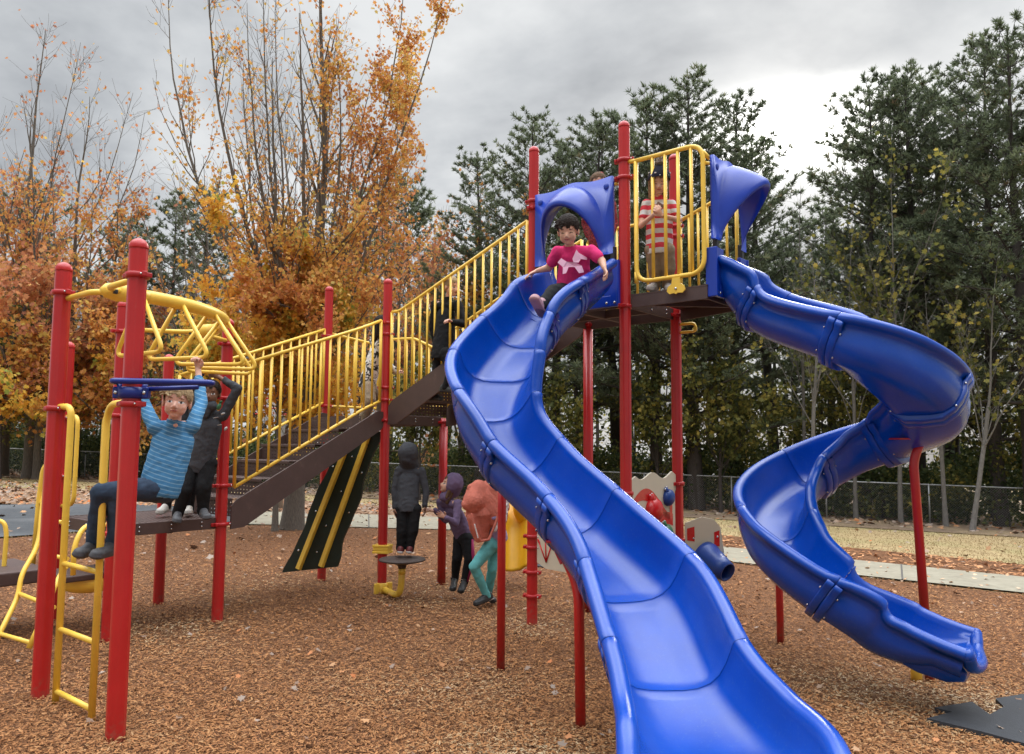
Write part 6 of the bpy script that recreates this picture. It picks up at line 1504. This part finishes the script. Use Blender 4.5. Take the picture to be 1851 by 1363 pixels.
J['hipL'], J['hipR'] = P(728, 920, 8.38), P(749, 920, 8.38); J['knL'], J['knR'] = P(727, 958, 8.36), P(746, 958, 8.36); J['anL'], J['anR'] = P(724, 990, 8.38), P(741, 990, 8.38); J['toeL'], J['toeR'] = P(722, 1000, 8.3), P(743, 1000, 8.3)
J['toeL'], J['toeR'] = P(723, 995, 8.57), P(742, 995, 8.57)
person('child in a charcoal hoodie, hood up, standing on the stepping disc with back turned', J, 'brown', ((.25, .93, .22), (0, -.2, 1)), hair=('dark',), top=charc, bottom=blk, shoes=([shoer, wsole], 0), hood='up', hands={'L': ((0, 0, -1), (1, 0, 0), .3), 'R': ((.05, 0, -1), (-1, 0, 0), .35)}, k=1.0, hem=.03, face=False, legtaper=1.15)
# 10 girl in a purple hoodie
mag = simple('magenta_stripe', (.3, .01, .08), .7)
def ex10(root, hp, side, fwd):
    mb = MB(); a, c, e = J['hipL'], J['knL'], J['anL']; o = V((.052, -.045, 0)); mb.tube([a + o * 1.2, a.lerp(c, .6) + o, c + o * .95, e + o * .6], [.012, .02, .016, .012], 8); mb.build('side_stripe', mag, root)
    for s in 'LR':
        mb = MB(); p = J['an' + s] - V((0, 0, .0)); mb.tube([p + V((.04 * math.cos(t), .04 * math.sin(t), .02)) for t in np.linspace(0, math.tau, 17)[:-1]], .006, 6, closed=True)
        mb.build('boot_strap', M['bolt'], root)
J = JJ(head=(812, 877, 8.55), neck=(820, 905, 8.6), chest=(826, 930, 8.62), pelvis=(838, 966, 8.66), shR=(806, 916, 8.7), shL=(838, 918, 8.5), elR=(806, 940, 8.62), wrR=(786, 922, 8.5), elL=(824, 946, 8.36), wrL=(806, 936, 8.3),
       hipR=(832, 972, 8.7), hipL=(844, 974, 8.58), knR=(826, 1010, 8.62), anR=(822, 1046, 8.7), toeR=(818, 1066, 8.5), knL=(848, 1012, 8.5), anL=(840, 1050, 8.52), toeL=(832, 1070, 8.38))
person('child in a purple hoodie and black leggings with a magenta stripe looking up, hands out', J, 'light', ((-.86, -.3, .38), (.35, 0, .93)), hair=('brown', 'long'), top=purp, bottom=blk, shoes=([shoeb, shoeb], 0), hood='up', hands={'R': ((-1, 0, .0), (0, -.4, 1), .15), 'L': ((-.8, -.2, .5), (.2, -1, 0), .3)}, k=1.04, hem=.04, extra=ex10, hoodr=.72, legtaper=1.0, smile=True)
# 11 child bending forward with a coral fleece over the head
def ex11(root, hp, side, fwd):
    t = Prims(); q = lambda x, y, Y=8.1: P(x, y, Y)
    t.cap(q(868, 895), q(895, 930, 8.12), .15, .14); t.cap(q(866, 885, 8.05), q(858, 905, 8.0), .1, .12); t.cap(q(846, 912, 7.98), q(858, 916, 7.98), .068, .075); t.cap(q(868, 930, 8.08), q(872, 965, 8.08), .15, .07); t.cap(q(855, 935, 8.0), q(864, 972, 8.02), .07, .05)
    t.cap(q(885, 885), q(905, 915, 8.15), .1, .1); t.cap(q(852, 882, 8.02), q(862, 878, 8.05), .045, .05)
    f = link(t.mesh(.007, 3, lambda p: .012 * noise.noise(p * 9) + .004 * noise.noise(p * 80)), 'fleece_jacket', [coral], root)
    t = Prims(); t.cap(q(912, 905, 8.1), q(908, 940, 8.05), .05, .045); t.cap(q(905, 940, 8.03), q(893, 958, 8.0), .04, .025); link(t.mesh(.006, 2, lambda p: .006 * noise.noise(p * 40)), 'white_lining', [wht], f)
    t = Prims(); t.chain([q(853, 930, 7.9), q(858, 955, 7.9), q(869, 978, 7.93), q(884, 975, 7.95), q(896, 945, 7.98), q(905, 918, 8.0)], [.013] * 6); link(t.mesh(.005, 1), 'fleece_edge', [coral], f)
    t = Prims(); t.cap(q(858, 948, 7.885), q(864, 972, 7.895), .007, .007); link(t.mesh(.004, 1), 'zip', [wht], f)
J = JJ(head=(862, 912, 8.12), neck=(872, 915, 8.15), chest=(884, 925, 8.18), pelvis=(898, 965, 8.2), shR=(872, 925, 8.28), shL=(886, 930, 8.05), elR=(862, 940, 8.25), wrR=(860, 915, 8.2), elL=(882, 940, 8.14), wrL=(872, 920, 8.16),
       hipR=(897, 982, 8.28), hipL=(889, 984, 8.14), knR=(889, 1030, 8.22), anR=(882, 1074, 8.34), toeR=(893, 1087, 8.2), knL=(858, 1026, 8.05), anL=(880, 1076, 8.15), toeL=(858, 1092, 8.02))
J['knL'] = P(857, 1024, 8.05); J['knR'] = P(890, 1028, 8.2)
lil = cloth('lilac_shirt', (.35, .3, .5))
person('child in aqua leggings bending forward under a fluffy coral fleece', J, 'fair', ((-.5, -.1, -.85), (-.8, 0, .4)), hair=('brown',), top=lil, bottom=aqua, shoes=([shoeb, wsole], 0), k=1.06, hem=.03, extra=ex11, legtaper=.95, face=False)
